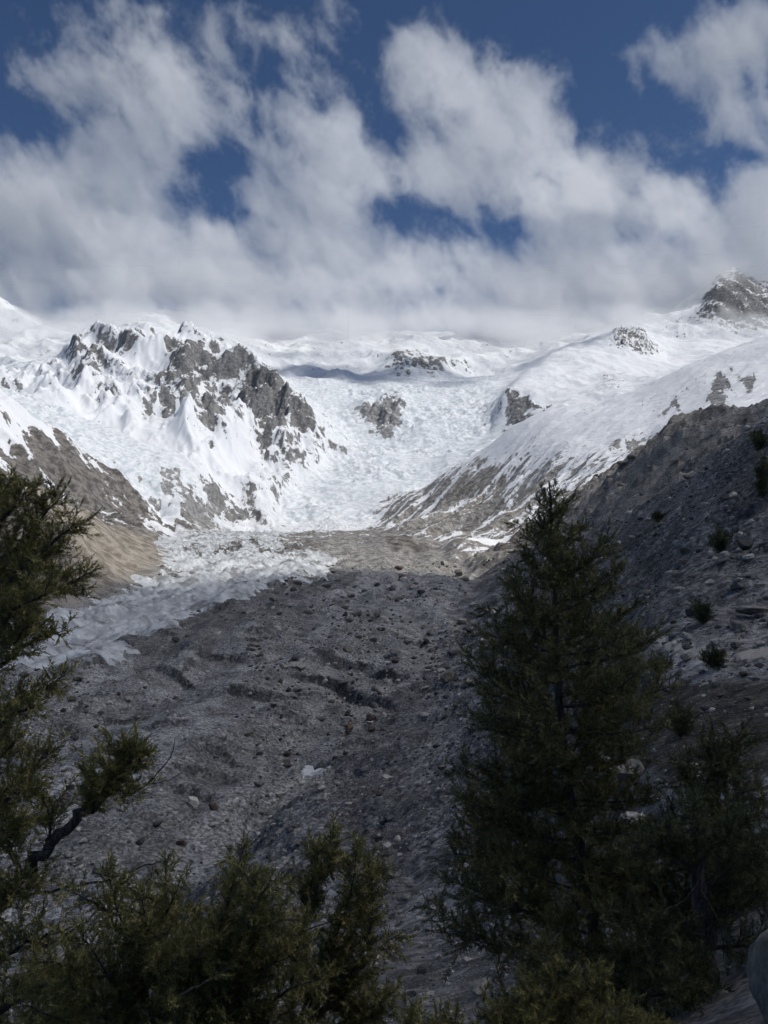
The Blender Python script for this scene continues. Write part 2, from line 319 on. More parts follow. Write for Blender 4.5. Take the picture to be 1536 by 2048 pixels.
# rock-free snow fields / bare faces that stand out
for poly, d0, d1, v in [
  ([(240,830),(330,835),(480,870),(510,930),(540,985),(470,930),(400,870),(300,850)], 3300, 4300, +.35),
  ([(60,740),(150,745),(200,800),(330,850),(200,850),(40,800)], 3600, 5000, +.22),
  ([(255,700),(330,700),(340,730),(270,745)], 4500, 5600, +.3),
  ([(345,697),(428,695),(436,720),(420,757),(372,792),(330,802),(322,762),(335,720)], 4300, 5600, -.34),
  ([(495,762),(530,748),(562,785),(604,822),(652,860),(694,897),(672,928),(622,884),(582,852),(556,872),(532,905),(518,852),(488,832),(468,802)], 3900, 4950, -.45),
  ([(428,700),(500,742),(532,750),(520,800),(470,800),(432,762)], 4400, 5200, -.22),
  ([(298,790),(345,800),(352,862),(300,852),(284,830)], 3900, 4800, -.36),
  ([(360,800),(440,788),(474,842),(440,852),(400,842),(348,836)], 3900, 5000, -.38),
  ([(560,880),(600,900),(640,925),(560,975),(540,930)], 3600, 4500, -.2),
  ([(126,772),(160,700),(186,684),(204,722),(190,764),(150,784)], 4400, 5600, -.3),
  ([(232,704),(270,648),(302,690),(284,724),(240,724)], 4900, 5900, -.25),
  ([(140,870),(210,920),(320,1030),(250,1040),(60,960),(90,910)], 1900, 2800, -.35),
  ([(0,890),(50,900),(40,940),(0,930)], 1900, 2800, -.3),
  ([(310,930),(360,950),(420,1010),(420,1050),(370,1040),(330,985)], 2900, 3500, -.38),
  ([(420,940),(520,980),(545,1040),(440,1040),(400,1000)], 3200, 3900, -.2),
  ([(1012,775),(1040,790),(1100,820),(1030,850),(1010,870)], 4400, 5200, -.55),
  ([(1425,834),(1416,816),(1432,802),(1430,786),(1445,772),(1455,757),(1464,768),(1470,785),(1480,800),(1466,796),(1455,797),(1463,815),(1455,830),(1440,833)], 1700, 3300, -.9),
  ([(1470,747),(1487,753),(1490,744),(1500,757),(1505,741),(1515,757),(1505,770),(1500,784),(1488,779),(1484,765)], 1700, 3300, -.9),
  ([(1318,832),(1330,815),(1345,802),(1358,812),(1350,824),(1330,829)], 1700, 3300, -.8),
  ([(1240,885),(1305,895),(1300,905),(1240,898)], 1500, 2900, -.8),
  ([(715,815),(745,800),(795,800),(803,830),(788,876),(760,865),(725,840)], 4700, 5700, -.62),
  ([(780,700),(850,690),(900,730),(880,750),(820,740),(805,775),(790,750)], 6000, 7500, -.33),
  ([(1220,690),(1235,655),(1265,650),(1320,700),(1290,715)], 5800, 6800, -.24),
  ([(1200,760),(1250,755),(1240,775),(1205,775)], 4400, 5600, -.32),
  ([(900,960),(990,930),(1010,980),(960,1050),(850,1080)], 1900, 3300, -.28),
  ([(780,1030),(900,930),(960,895),(1000,870),(900,955),(800,1050)], 2900, 3600, -.22),
  ([(830,1040),(930,975),(945,985),(840,1062)], 2600, 3400, +.3),
  ([(215,1000),(340,1030),(330,1060),(300,1045)], 2200, 2900, +.15),
  ([(330,1020),(355,1010),(365,1050),(330,1055)], 2400, 3300, +.7),
]:
    SNOW += v*stroke(poly, d0, d1)
TAN = Wt[4]*.95+Wt[5]*.22+Wt[2]*(.45*sstep(260, -80, Z0))
TAN += .35*stroke([(880,960),(980,900),(1020,960),(950,1010)], 1700, 3300)
TAN += Wt[3]*.35*sstep(1150, 1500, Y)
BROWN = Wt[5]*.6+stroke([(760,1075),(800,1064),(870,1092),(860,1104),(780,1090)], 1700, 2300)*.8+stroke([(990,1060),(1080,1040),(1080,1110),(980,1110)], 1300, 2600)*.6
BROWN += Wt[0]*.36; TAN += Wt[1]*.55+Wt[0]*.10
DARKT = np.clip(CLIFF*1.3+stroke([(330,1098),(420,1088),(520,1082),(600,1092),(625,1106),(540,1108),(420,1110)], 1600, 2300)*.9+stroke([(250,1270),(480,1170),(640,1135),(720,1150),(620,1220),(420,1280),(300,1330)], 500, 1500)*.6, 0, 1)   # cloud shadow painted across the ice, then dark debris band beside the white ice
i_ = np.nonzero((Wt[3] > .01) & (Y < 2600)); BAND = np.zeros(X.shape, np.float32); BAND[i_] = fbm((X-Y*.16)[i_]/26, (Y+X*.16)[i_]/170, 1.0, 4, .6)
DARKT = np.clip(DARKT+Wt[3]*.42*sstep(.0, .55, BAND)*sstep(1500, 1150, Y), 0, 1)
i_ = np.nonzero((Wt[0]+Wt[1]) > .01); x_, y_ = X[i_], Y[i_]; k_ = np.clip(y_*.05, 1.2, 16)
SCS = fbm((x_*.10+y_*.02)/k_, (y_+x_*.22)/k_, 1.0, 4, .62)
DARKT[i_] = np.clip(DARKT[i_]+(Wt[0]*.70+Wt[1]*.15)[i_]*sstep(-.05, .55, SCS), 0, 1)
DARKT = np.clip(DARKT+.50*(Wt[7]+Wt[9]+Wt[10]+Wt[11]), 0, 1)
VEG = .75*stroke([(1240,1345),(1400,1345),(1560,1365),(1760,1420),(1760,1620),(1500,1560),(1350,1600),(1200,1520)], 5, 400, 45)
PATH = np.zeros(X.shape)
ICE = np.clip(ICE-.62*stroke([(330,1098),(420,1088),(520,1082),(600,1092),(625,1106),(540,1108),(420,1110)], 1600, 2300)+Wt[3]*stroke([(420,1060),(720,1043),(760,1050),(560,1064)], 2500, 3600)*.7, 0, 1)  # ice thinned along the painted cloud-shadow band; more ice below the icefall

i_ = np.nonzero((Wt[7]+Wt[9]+Wt[10]+Wt[11]) > .02); JAG = (Wt[7]+.5*Wt[9]+.5*Wt[10]+.35*Wt[11])[i_]*sstep(.80, .40, SNOW[i_])
Z[i_] += JAG*((ridged(X[i_], Y[i_]*.8, 105, 4, .6)-.9)*30+fbm(X[i_], Y[i_], 34, 3, .6)*8)+(Wt[7]+Wt[9]+Wt[10])[i_]*fbm(X[i_]*.8+Y[i_]*.3, Y[i_], 120, 4, .52)*8
# ---- mesh
def make_mesh(name, V, F):
    me = bpy.data.meshes.new(name); me.vertices.add(len(V)); me.vertices.foreach_set('co', np.ascontiguousarray(V, np.float32).ravel())
    nf, k = F.shape
    me.loops.add(nf*k); me.loops.foreach_set('vertex_index', np.ascontiguousarray(F, np.int32).ravel())
    me.polygons.add(nf); me.polygons.foreach_set('loop_start', np.arange(0, nf*k, k, dtype=np.int32))
    me.update(calc_edges=True); return me
def link(name, me, mat=None, parent=None, **props):
    o = bpy.data.objects.new(name, me); COL.objects.link(o)
    if mat is not None and me is not None and not me.materials: me.materials.append(mat)
    if parent is not None: o.parent = parent
    for k_, v_ in props.items(): o[k_] = v_
    return o
VV = np.stack([X, Y, Z], -1).astype(np.float32)
du = np.zeros_like(VV); dv = np.zeros_like(VV)
du[:,1:-1] = VV[:,2:]-VV[:,:-2]; du[:,0] = VV[:,1]-VV[:,0]; du[:,-1] = VV[:,-1]-VV[:,-2]
dv[1:-1] = VV[2:]-VV[:-2]; dv[0] = VV[1]-VV[0]; dv[-1] = VV[-1]-VV[-2]
NN = np.cross(du, dv); NN /= np.linalg.norm(NN, axis=-1, keepdims=True)
idx = np.arange(NR*NC).reshape(NR, NC)
Q = np.stack([idx[:-1,:-1], idx[:-1,1:], idx[1:,1:], idx[1:,:-1]], -1)
FR = REG[:-1,:-1]
A1 = np.stack([np.clip(SNOW, 0, 1.5), ICE, TAN, BROWN], -1).reshape(-1, 4).astype(np.float32)
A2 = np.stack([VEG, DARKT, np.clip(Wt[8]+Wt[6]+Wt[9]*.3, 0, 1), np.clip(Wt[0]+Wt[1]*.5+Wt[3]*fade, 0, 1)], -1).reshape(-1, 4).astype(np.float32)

class NT:
    def __init__(s, t): s.t = t; s.n = t.nodes; s.l = t.links
    def add(s, kind, **kw):
        n_ = s.n.new(kind)
        for k_, v_ in kw.items():
            if k_.startswith('i_'):
                key = k_[2:]; key = int(key) if key.isdigit() else key.replace('_', ' ')
                s.put(n_.inputs[key], v_)
            else: setattr(n_, k_, v_)
        return n_
    def put(s, sock, v_):
        if isinstance(v_, bpy.types.NodeSocket): s.l.new(v_, sock)
        else: sock.default_value = v_
    def math(s, op, a, b=0.0, c=0.0, clamp=False):
        n_ = s.n.new('ShaderNodeMath'); n_.operation = op; n_.use_clamp = clamp
        s.put(n_.inputs[0], a); s.put(n_.inputs[1], b); s.put(n_.inputs[2], c); return n_.outputs[0]
    def mix(s, f, a, b):
        n_ = s.n.new('ShaderNodeMix'); n_.data_type = 'RGBA'
        s.put(n_.inputs[0], f); s.put(n_.inputs[6], a); s.put(n_.inputs[7], b); return n_.outputs[2]
    def ramp(s, v_, a, b, lo=0.0, hi=1.0):
        n_ = s.n.new('ShaderNodeMapRange'); n_.interpolation_type = 'SMOOTHSTEP'
        s.put(n_.inputs[0], v_); n_.inputs[1].default_value = a; n_.inputs[2].default_value = b; n_.inputs[3].default_value = lo; n_.inputs[4].default_value = hi
        return n_.outputs[0]
    def noise(s, vec, scale, detail=6, rough=.55, dist=0.0):
        n_ = s.n.new('ShaderNodeTexNoise'); s.put(n_.inputs['Vector'], vec); n_.inputs['Scale'].default_value = scale
        n_.inputs['Detail'].default_value = detail; n_.inputs['Roughness'].default_value = rough; n_.inputs['Distortion'].default_value = dist
        return n_.outputs[0]
def new_mat(name):
    m = bpy.data.materials.new(name); m.use_nodes = True; t = NT(m.node_tree); b = t.n['Principled BSDF']
    b.inputs['Specular IOR Level'].default_value = .25; b.inputs['Roughness'].default_value = .9
    return m, t, b
def c4(r, g, b): return (r, g, b, 1.0)

def terrain_material():
    m, t, b = new_mat('terrain')
    geo = t.add('ShaderNodeNewGeometry'); pos = geo.outputs['Position']; nrm = geo.outputs['Normal']
    a1 = t.add('ShaderNodeAttribute', attribute_name='cover'); a2 = t.add('ShaderNodeAttribute', attribute_name='cover2')
    s1 = t.add('ShaderNodeSeparateColor', i_0=a1.outputs['Color']); s2 = t.add('ShaderNodeSeparateColor', i_0=a2.outputs['Color'])
    snow_a, ice_a, tan_a, brown_a = s1.outputs[0], s1.outputs[1], s1.outputs[2], a1.outputs['Alpha']
    veg_a, dark_a, serac_a, stone_a = s2.outputs[0], s2.outputs[1], s2.outputs[2], a2.outputs['Alpha']
    nz = t.add('ShaderNodeSeparateXYZ', i_0=nrm).outputs[2]
    dist = t.add('ShaderNodeVectorMath', operation='LENGTH', i_0=pos).outputs['Value']
    n_big = t.noise(pos, 1/180, 4, .6); n_mid = t.noise(pos, 1/22, 6, .62); n_fine = t.noise(pos, 1/1.6, 4, .65)
    # fluted noise stretched down steep faces
    sv = t.add('ShaderNodeVectorMath', operation='MULTIPLY', i_0=pos, i_1=(1, 1, .28)).outputs[0]
    n_str = t.noise(sv, 1/48, 7, .68, .5)
    # rock colour
    rock = t.mix(t.ramp(n_mid, .38, .60), c4(.185, .184, .184), c4(.43, .428, .425))
    rock = t.mix(t.math('MULTIPLY', t.ramp(n_big, .3, .65), .45), rock, c4(.22, .217, .213))
    tanc = t.mix(t.ramp(n_mid, .38, .62), c4(.21, .182, .145), c4(.42, .375, .315))
    rock = t.mix(t.math('MULTIPLY', tan_a, 1.0, clamp=True), rock, tanc)
    brc = t.mix(t.ramp(n_mid, .38, .62), c4(.055, .046, .038), c4(.19, .165, .142))
    rock = t.mix(t.math('MULTIPLY', brown_a, 1.0, clamp=True), rock, brc)
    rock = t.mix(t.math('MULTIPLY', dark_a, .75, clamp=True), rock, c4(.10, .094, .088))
    # stones: pale and dark speckle at three sizes
    v = t.add('ShaderNodeTexVoronoi', feature='F1', i_Vector=pos, i_Scale=1/2.6)
    rnd = t.add('ShaderNodeSeparateColor', i_0=v.outputs['Color']).outputs[0]
    amt = t.math('MULTIPLY', stone_a, t.ramp(dist, 60, 260, .12, .6))
    f = t.math('MULTIPLY', t.math('MULTIPLY', t.ramp(rnd, .80, .98), t.ramp(v.outputs['Distance'], .42, .28)), amt)
    rock = t.mix(f, rock, c4(.36, .35, .335))
    f2 = t.math('MULTIPLY', t.math('MULTIPLY', t.ramp(rnd, .22, .05), t.ramp(v.outputs['Distance'], .5, .3)), amt)
    rock = t.mix(f2, rock, c4(.06, .056, .055))
    # steep faces in the debris cover bare dirty ice
    cliff = t.math('MULTIPLY', t.math('MULTIPLY', t.ramp(nz, .86, .70), stone_a), t.math('SUBTRACT', 1.0, t.math('ADD', brown_a, tan_a, clamp=True)))
    rock = t.mix(t.math('MULTIPLY', cliff, .8), rock, t.mix(t.ramp(n_str, .4, .62), c4(.045, .046, .05), c4(.16, .165, .175)))
    # turf
    rock = t.mix(t.math('MULTIPLY', t.ramp(t.math('ADD', veg_a, t.math('MULTIPLY', t.math('SUBTRACT', n_fine, .5), 1.3)), .35, .65), .9), rock, t.mix(n_fine, c4(.022, .019, .013), c4(.06, .05, .035)))
    vs = t.add('ShaderNodeTexVoronoi', feature='F1', i_Vector=pos, i_Scale=1/1.0)
    rs = t.add('ShaderNodeSeparateColor', i_0=vs.outputs['Color']).outputs[1]
    fv = t.math('MULTIPLY', t.ramp(n_fine, .36, .64, .70, 1.3), t.math('MULTIPLY_ADD', t.math('MULTIPLY', t.math('SUBTRACT', rs, .5), stone_a), .9, 1.0))
    rock = t.add('ShaderNodeVectorMath', operation='SCALE', i_0=rock, i_Scale=fv).outputs[0]
    # glacier ice
    icec = t.mix(t.ramp(n_mid, .38, .62), c4(.50, .52, .535), c4(.78, .80, .81))
    icec = t.mix(t.ramp(n_str, .52, .64, 0, .75), icec, c4(.20, .198, .195))
    ice_f = t.ramp(t.math('ADD', ice_a, t.math('MULTIPLY', t.math('SUBTRACT', n_mid, .5), 1.4)), .42, .58)
    base = t.mix(ice_f, rock, icec)
    # snow: more where it is flat, broken by noise on the steeps
    sn = t.math('ADD', snow_a, t.math('MULTIPLY', t.math('SUBTRACT', nz, .78), 1.05))
    sn = t.math('ADD', sn, t.math('MULTIPLY', t.math('SUBTRACT', n_str, .5), 1.9))
    sn = t.math('ADD', sn, t.math('MULTIPLY', t.math('SUBTRACT', n_mid, .5), .6))
    snow_f = t.math('MULTIPLY', t.ramp(sn, .44, .54), t.ramp(snow_a, .02, .12))
    # old firn on the seracs is bluer and dirtier in the cracks
    snowc = t.mix(t.math('MULTIPLY', serac_a, t.ramp(n_mid, .60, .38)), c4(.82, .83, .845), c4(.58, .63, .66))
    base = t.mix(snow_f, base, snowc)
    t.put(b.inputs['Base Color'], base)
    t.put(b.inputs['Roughness'], t.mix(snow_f, (.95,)*3+(1,), (.75,)*3+(1,)))
    # fine relief, metre-true
    rockmask = t.math('SUBTRACT', 1.0, t.math('MULTIPLY', snow_a, .92, clamp=True))
    h1 = t.math('MULTIPLY', t.math('SUBTRACT', t.noise(pos, 1/22, 4, .65), .5), t.math('MULTIPLY', rockmask, t.ramp(dist, 200, 3500, 0, 26)))
    h2 = t.math('MULTIPLY', t.math('SUBTRACT', t.noise(pos, 1/1.3, 4, .74), .5), t.math('MULTIPLY', t.ramp(dist, 3, 150, .4, 2.4), rockmask))
    bmp = t.add('ShaderNodeBump', i_Strength=.9, i_Distance=1.0, i_Height=t.math('ADD', h1, h2))
    t.put(b.inputs['Normal'], bmp.outputs[0])
    return m
M_TER = terrain_material()
R_LABEL = {
 'scree_slope': 'dark grey scree slope falling from the upper right to the glacier',
 'moraine_ridge': 'shaded grey-brown moraine wall with fluted face below the snow slope',
 'snow_slope': 'sunlit snow slope with brown gullies on the right of the icefall',
 'debris_glacier': 'grey rubble covered glacier tongue with a band of white ice',
 'lateral_moraine': 'tan lateral moraine bank on the left side of the glacier',
 'rocky_foothill': 'brown rocky foothill with snow streaks above the tan moraine',
 'hanging_glacier': 'broken hanging glacier between foothill and rocky mountain',
 'rocky_mountain': 'dark rocky mountain with snow shelves on the left',
 'icefall': 'wide white icefall in the middle of the valley',
 'snow_mountain': 'snow covered mountain wall vanishing into the cloud',
 'snow_hill': 'rounded snow hill with small rock pinnacles beside the icefall',
 'rocky_pyramid': 'dark rock pyramid peak in cloud at the upper right'}
for i, nm in enumerate(R_NAMES):
    q = Q[FR == i]
    if not len(q): continue
    mk = np.zeros(NR*NC, bool); mk[q.ravel()] = True; used = np.nonzero(mk)[0]; inv = np.cumsum(mk)-1; f = inv[q]
    me = make_mesh(nm, VV.reshape(-1, 3)[used], f)
    for an, arr in (('cover', A1), ('cover2', A2)):
        at = me.attributes.new(an, 'FLOAT_COLOR', 'POINT'); at.data.foreach_set('color', np.ascontiguousarray(arr[used]).ravel())
    me.polygons.foreach_set('use_smooth', np.ones(len(me.polygons), bool))
    me.normals_split_custom_set_from_vertices(NN.reshape(-1, 3)[used])
    link(nm, me, M_TER, kind='structure', label=R_LABEL[nm])
# unseen slope beside and behind the viewpoint, added to bounce light onto the trees
gx, gy = np.meshgrid(np.linspace(-700, 700, 90), np.linspace(-1300, 420, 90)); gx = gx.astype(np.float32); gy = gy.astype(np.float32)
gz = np.where(gx < 0, np.maximum(1.15*gx, -112-.01*np.abs(gx)), .16*gx+.0006*np.maximum(gx-60, 0)**2)-4.5+np.maximum(-gy-60, 0)*.10+fbm(gx, gy, 120, 4)*np.clip(np.hypot(gx, gy)/80, 0, 6)
id_ = np.arange(gx.size).reshape(gx.shape); q = np.stack([id_[:-1,:-1], id_[:-1,1:], id_[1:,1:], id_[1:,:-1]], -1).reshape(-1, 4)
ok = ((np.abs(gx) > .6*gy+14) | (gy < -8)).ravel()[q].all(1)
me = make_mesh('fill_hillside', np.stack([gx, gy, gz], -1).reshape(-1, 3), q[ok]); me.polygons.foreach_set('use_smooth', np.ones(len(me.polygons), bool))
for an in ('cover', 'cover2'):
    at_ = me.attributes.new(an, 'FLOAT_COLOR', 'POINT'); at_.data.foreach_set('color', np.tile(np.array((0, 0, .35, .3) if an == 'cover' else (0, 0, 0, .6), np.float32), gx.size))
link('fill_hillside', me, M_TER, kind='structure', label='unseen stony slope around the viewpoint, added to bounce fill light')
print('terrain', time.time()-T0)

def ground(x_, y_):
    """height of the built ground at plan position"""
    s_ = math.log(max(y_, 2.7)); r = np.interp(s_, Sg, np.arange(NR)); c = np.interp(x_/max(y_, 2.7), U, np.arange(NC))
    r0 = min(int(r), NR-2); c0 = min(int(c), NC-2); fr, fc = r-r0, c-c0
    return float((Z[r0,c0]*(1-fc)+Z[r0,c0+1]*fc)*(1-fr)+(Z[r0+1,c0]*(1-fc)+Z[r0+1,c0+1]*fc)*fr)

# ground beside the viewpoint, closing the gap between the slope in view and the hillside
gx, gy = np.meshgrid(np.linspace(-26, 26, 66), np.linspace(-12, 40, 66)); gz = np.zeros(gx.shape)
for i in range(gx.shape[0]):
    for k in range(gx.shape[1]):
        x_, y_ = gx[i, k], gy[i, k]; ye = max(y_, 2.7); sg = 1 if x_ > 0 else -1; ov = max(abs(x_)-.6*ye, 0)
        gz[i, k] = ground(sg*min(abs(x_), .59*ye), ye)+ov*(.12 if sg > 0 else -.8)-(.25 if abs(x_) < .6*y_ else 0)+.25*math.sin(x_*.9+y_*.7)*min(ov*.3, 1)
id_ = np.arange(gx.size).reshape(gx.shape); q = np.stack([id_[:-1,:-1], id_[:-1,1:], id_[1:,1:], id_[1:,:-1]], -1).reshape(-1, 4)
ok = (np.abs(gx) > .6*gy-1.2).ravel()[q].all(1) | (gy < 3.2).ravel()[q].all(1)
me = make_mesh('ground', np.stack([gx, gy, gz], -1).reshape(-1, 3), q[ok]); me.polygons.foreach_set('use_smooth', np.ones(len(me.polygons), bool))
for an in ('cover', 'cover2'):
    at_ = me.attributes.new(an, 'FLOAT_COLOR', 'POINT'); at_.data.foreach_set('color', np.tile(np.array((0, 0, .1, .36) if an == 'cover' else (0, 0, 0, .6), np.float32), gx.size))
link('ground', me, M_TER, kind='structure', label='stony ground beside the viewpoint')
# ------------------------------------------------------------------ clouds: volumes with real place and size
def cloud(name, label, box, vox, coarse, blobs, dens, seed, cap=.80, nscale=900.0, wob=1.0, amp=4.2, aniso=0.0):
    lo = np.array(box[0], float); hi = np.array(box[1], float)
    n3 = np.ceil((hi-lo)/coarse).astype(int)+1
    ax = [lo[i]+np.arange(n3[i])*coarse for i in range(3)]
    gz, gy, gx = np.meshgrid(ax[2], ax[1], ax[0], indexing='ij')
    F = np.zeros(gx.shape, np.float32)
    for (cx, cy_, cz, rx, ry, rz, st) in blobs:
        r2 = ((gx-cx)/rx)**2+((gy-cy_)/ry)**2+((gz-cz)/rz)**2
        v_ = st*np.clip(1-r2*.5, 0, 1)**1.5
        F = 1-(1-F)*(1-np.clip(v_, 0, .97))
    F = np.minimum(F, cap)
    edge = np.minimum.reduce([gx-lo[0], hi[0]-gx, gy-lo[1], hi[1]-gy, gz-lo[2], hi[2]-gz])/ (coarse*4)
    F *= np.clip(edge, 0, 1)
    V_ = np.stack([gx, gy, gz], -1).reshape(-1, 3).astype(np.float32)
    me = bpy.data.meshes.new(name); me.vertices.add(len(V_)); me.vertices.foreach_set('co', V_.ravel())
    at = me.attributes.new('cover', 'FLOAT', 'POINT'); at.data.foreach_set('value', F.ravel().astype(np.float32)); me.update()
    o = link(name, me, None, kind='stuff', label=label)
    ng = bpy.data.node_groups.new(name+'_field', 'GeometryNodeTree')
    ng.interface.new_socket('Geometry', in_out='INPUT', socket_type='NodeSocketGeometry'); ng.interface.new_socket('Geometry', in_out='OUTPUT', socket_type='NodeSocketGeometry')
    t = NT(ng); gi = t.add('NodeGroupInput'); go = t.add('NodeGroupOutput')
    pos = t.add('GeometryNodeInputPosition').outputs[0]
    wv = t.add('ShaderNodeTexNoise', i_Vector=pos, i_Scale=1/(nscale*.55), i_Detail=3.0)
    wv2 = t.add('ShaderNodeVectorMath', operation='MULTIPLY_ADD', i_0=wv.outputs['Color'], i_1=(260*wob, 260*wob, 260*wob), i_2=(-130*wob, -130*wob, -130*wob)).outputs[0]
    wp = t.add('ShaderNodeVectorMath', operation='ADD', i_0=pos, i_1=wv2).outputs[0]
    rel = t.add('ShaderNodeVectorMath', operation='SUBTRACT', i_0=wp, i_1=tuple(lo)).outputs[0]
    rel = t.add('ShaderNodeVectorMath', operation='SCALE', i_0=rel, i_Scale=1/coarse).outputs[0]
    sp = t.add('ShaderNodeSeparateXYZ', i_0=rel)
    fl, fr = [], []
    for i in range(3):
        c_ = t.math('MINIMUM', t.math('MAXIMUM', sp.outputs[i], 0.0), float(n3[i]-1.001))
        f_ = t.math('FLOOR', c_); fl.append(f_); fr.append(t.math('SUBTRACT', c_, f_))
    na = t.add('GeometryNodeInputNamedAttribute', data_type='FLOAT'); na.inputs['Name'].default_value = 'cover'
    def samp(dx, dy, dz):
        i_ = t.math('MULTIPLY_ADD', t.math('ADD', fl[2], float(dz)), float(n3[1]), t.math('ADD', fl[1], float(dy)))
        i_ = t.math('MULTIPLY_ADD', i_, float(n3[0]), t.math('ADD', fl[0], float(dx)))
        si = t.add('GeometryNodeSampleIndex', data_type='FLOAT', domain='POINT')
        t.l.new(gi.outputs[0], si.inputs['Geometry']); t.l.new(na.outputs['Attribute'], si.inputs['Value']); t.l.new(i_, si.inputs['Index'])
        return si.outputs['Value']
    def lerp(a_, b_, f_): return t.math('MULTIPLY_ADD', t.math('SUBTRACT', b_, a_), f_, a_)
    cz_ = []
    for dz in (0, 1):
        cy2 = [lerp(samp(0, dy, dz), samp(1, dy, dz), fr[0]) for dy in (0, 1)]
        cz_.append(lerp(cy2[0], cy2[1], fr[1]))
    cov = lerp(cz_[0], cz_[1], fr[2])
    off = t.add('ShaderNodeVectorMath', operation='ADD', i_0=wp, i_1=(seed*311.0, seed*97.0, 0)).outputs[0]
    d1 = t.add('ShaderNodeVectorMath', operation='DOT_PRODUCT', i_0=off, i_1=(.55*.55, 0, -.83*.55)).outputs['Value']; d2 = t.add('ShaderNodeVectorMath', operation='DOT_PRODUCT', i_0=off, i_1=(.83, 0, .55)).outputs['Value']; d3 = t.add('ShaderNodeSeparateXYZ', i_0=off).outputs[1]
    off = t.add('ShaderNodeCombineXYZ', i_0=d1, i_1=d2, i_2=d3).outputs[0]
    fb = t.noise(off, 1/nscale, 9, .76, .35)
    d_ = t.math('ADD', cov, t.math('MULTIPLY', t.math('SUBTRACT', fb, .5), amp))
    d_ = t.ramp(d_, .46, .95)
    d_ = t.math('MULTIPLY', d_, t.ramp(cov, .02, .15))
    vc = t.add('GeometryNodeVolumeCube'); vc.inputs['Min'].default_value = tuple(lo); vc.inputs['Max'].default_value = tuple(hi)
    for k_, i in zip('XYZ', range(3)): vc.inputs['Resolution '+k_].default_value = int((hi[i]-lo[i])/vox)
    t.l.new(d_, vc.inputs['Density'])
    m = bpy.data.materials.new(name); m.use_nodes = True; q = m.node_tree; q.nodes.clear()
    out = q.nodes.new('ShaderNodeOutputMaterial'); pv = q.nodes.new('ShaderNodeVolumePrincipled')
    pv.inputs['Color'].default_value = c4(.995, .995, .995); pv.inputs['Density'].default_value = dens; pv.inputs['Anisotropy'].default_value = aniso
    q.links.new(pv.outputs[0], out.inputs['Volume'])
    sm = t.add('GeometryNodeSetMaterial'); sm.inputs['Material'].default_value = m
    t.l.new(vc.outputs[0], sm.inputs[0]); t.l.new(sm.outputs[0], go.inputs[0])
    md = o.modifiers.new('field', 'NODES'); md.node_group = ng
    return o
def blob(x, y, D, rx, ry, rd, st=1.0):
    k_ = D/1536.0; return ((x-768)*k_, D, (1024-y)*k_, rx*k_, rd, ry*k_, st)
bank = []
# solid bank that swallows the summits
for x in range(-160, 1760, 120):
    j = rng.random(3)
    bank.append(blob(x, 600-25*j[0], 7900, 130, 55, 420, .85)); bank.append(blob(x+20, 664-26*j[2], 7200+300*j[0], 120, 32+14*j[1], 360, .78)); bank.append(blob(x+80, 655-10*j[0], 7800, 120, 40, 360, .85)); bank.append(blob(x+40, 670-20*j[1], 6850, 110, 30+10*j[2], 260, .84)); bank.append(blob(x-30, 640-20*j[1], 8100, 130, 40, 420, .8))
    bank.append(blob(x+50, 548-16*j[1], 8300, 140, 46 if 700 < x < 1000 else 70, 480, .85))
bank += [blob(90, 440, 8200, 200, 130, 700, .9), blob(-60, 400, 8300, 200, 110, 700, .9), blob(260, 500, 8300, 180, 90, 700, .9),
  blob(480, 500, 8300, 180, 62, 700, .8), blob(620, 440, 8400, 130, 80, 600, .8), blob(250, 640, 6050, 190, 30, 300, .7), blob(60, 650, 6300, 170, 34, 300, .7), blob(420, 660, 6100, 120, 26, 260, .6),
  blob(1250, 560, 8300, 260, 70, 800, .85), blob(1480, 470, 8300, 200, 110, 700, .85), blob(1600, 420, 8300, 160, 100, 700, .85), blob(1450, 545, 7150, 100, 34, 250, .9),
  # right centre mass leaning to the left
  blob(1150, 380, 8300, 150, 90, 600, .85),
  blob(1210, 410, 8300, 150, 75, 600, .85), blob(860, 340, 8300, 150, 60, 600, .85), blob(1120, 440, 8300, 150, 60, 600, .8),
  # middle streak
  blob(575, 110, 8300, 45, 80, 350, .6), blob(600, 190, 8300, 55, 80, 400, .7), blob(660, 280, 8300, 80, 100, 500, .85), blob(700, 370, 8300, 95, 80, 500, .9), blob(560, 380, 8300, 100, 70, 500, .6),
  blob(670, 40, 8300, 50, 60, 400, .5),
  # upper right wisps
  blob(1480, 110, 8300, 130, 90, 500, .75), blob(1300, 110, 8300, 60, 65, 400, .62), blob(1390, 130, 8300, 80, 60, 400, .5), blob(1430, 235, 8300, 130, 60, 400, .65), blob(1330, 280, 8300, 90, 60, 300, .35), blob(1560, 30, 8300, 90, 60, 400, .7), blob(1600, 250, 8300, 100, 90, 400, .7)]
bank += [blob(300, 110, 8300, 130, 90, 500, .85), blob(160, 190, 8300, 100, 65, 450, .62), blob(330, 205, 8300, 120, 85, 500, .85), blob(300, 290, 8300, 95, 75, 500, .8), blob(240, 25, 8300, 120, 36, 350, .5), blob(420, 25, 8300, 120, 36, 350, .45), blob(100,150,8300,70,60,350,.4), blob(450, 180, 8300, 40, 40, 250, .35)]
nearc = [blob(830, 110, 6000, 75, 75, 330, .75), blob(905, 200, 6000, 125, 100, 420, .88), blob(1000, 265, 6000, 130, 100, 420, .88), blob(1100, 335, 6000, 140, 80, 420, .88), blob(1085, 185, 6000, 55, 60, 300, .62), blob(890, 320, 6100, 120, 70, 350, .8), blob(1200, 390, 6100, 120, 60, 420, .82), blob(1330, 420, 6200, 120, 50, 420, .75), blob(1000, 380, 6000, 140, 50, 350, .8)]
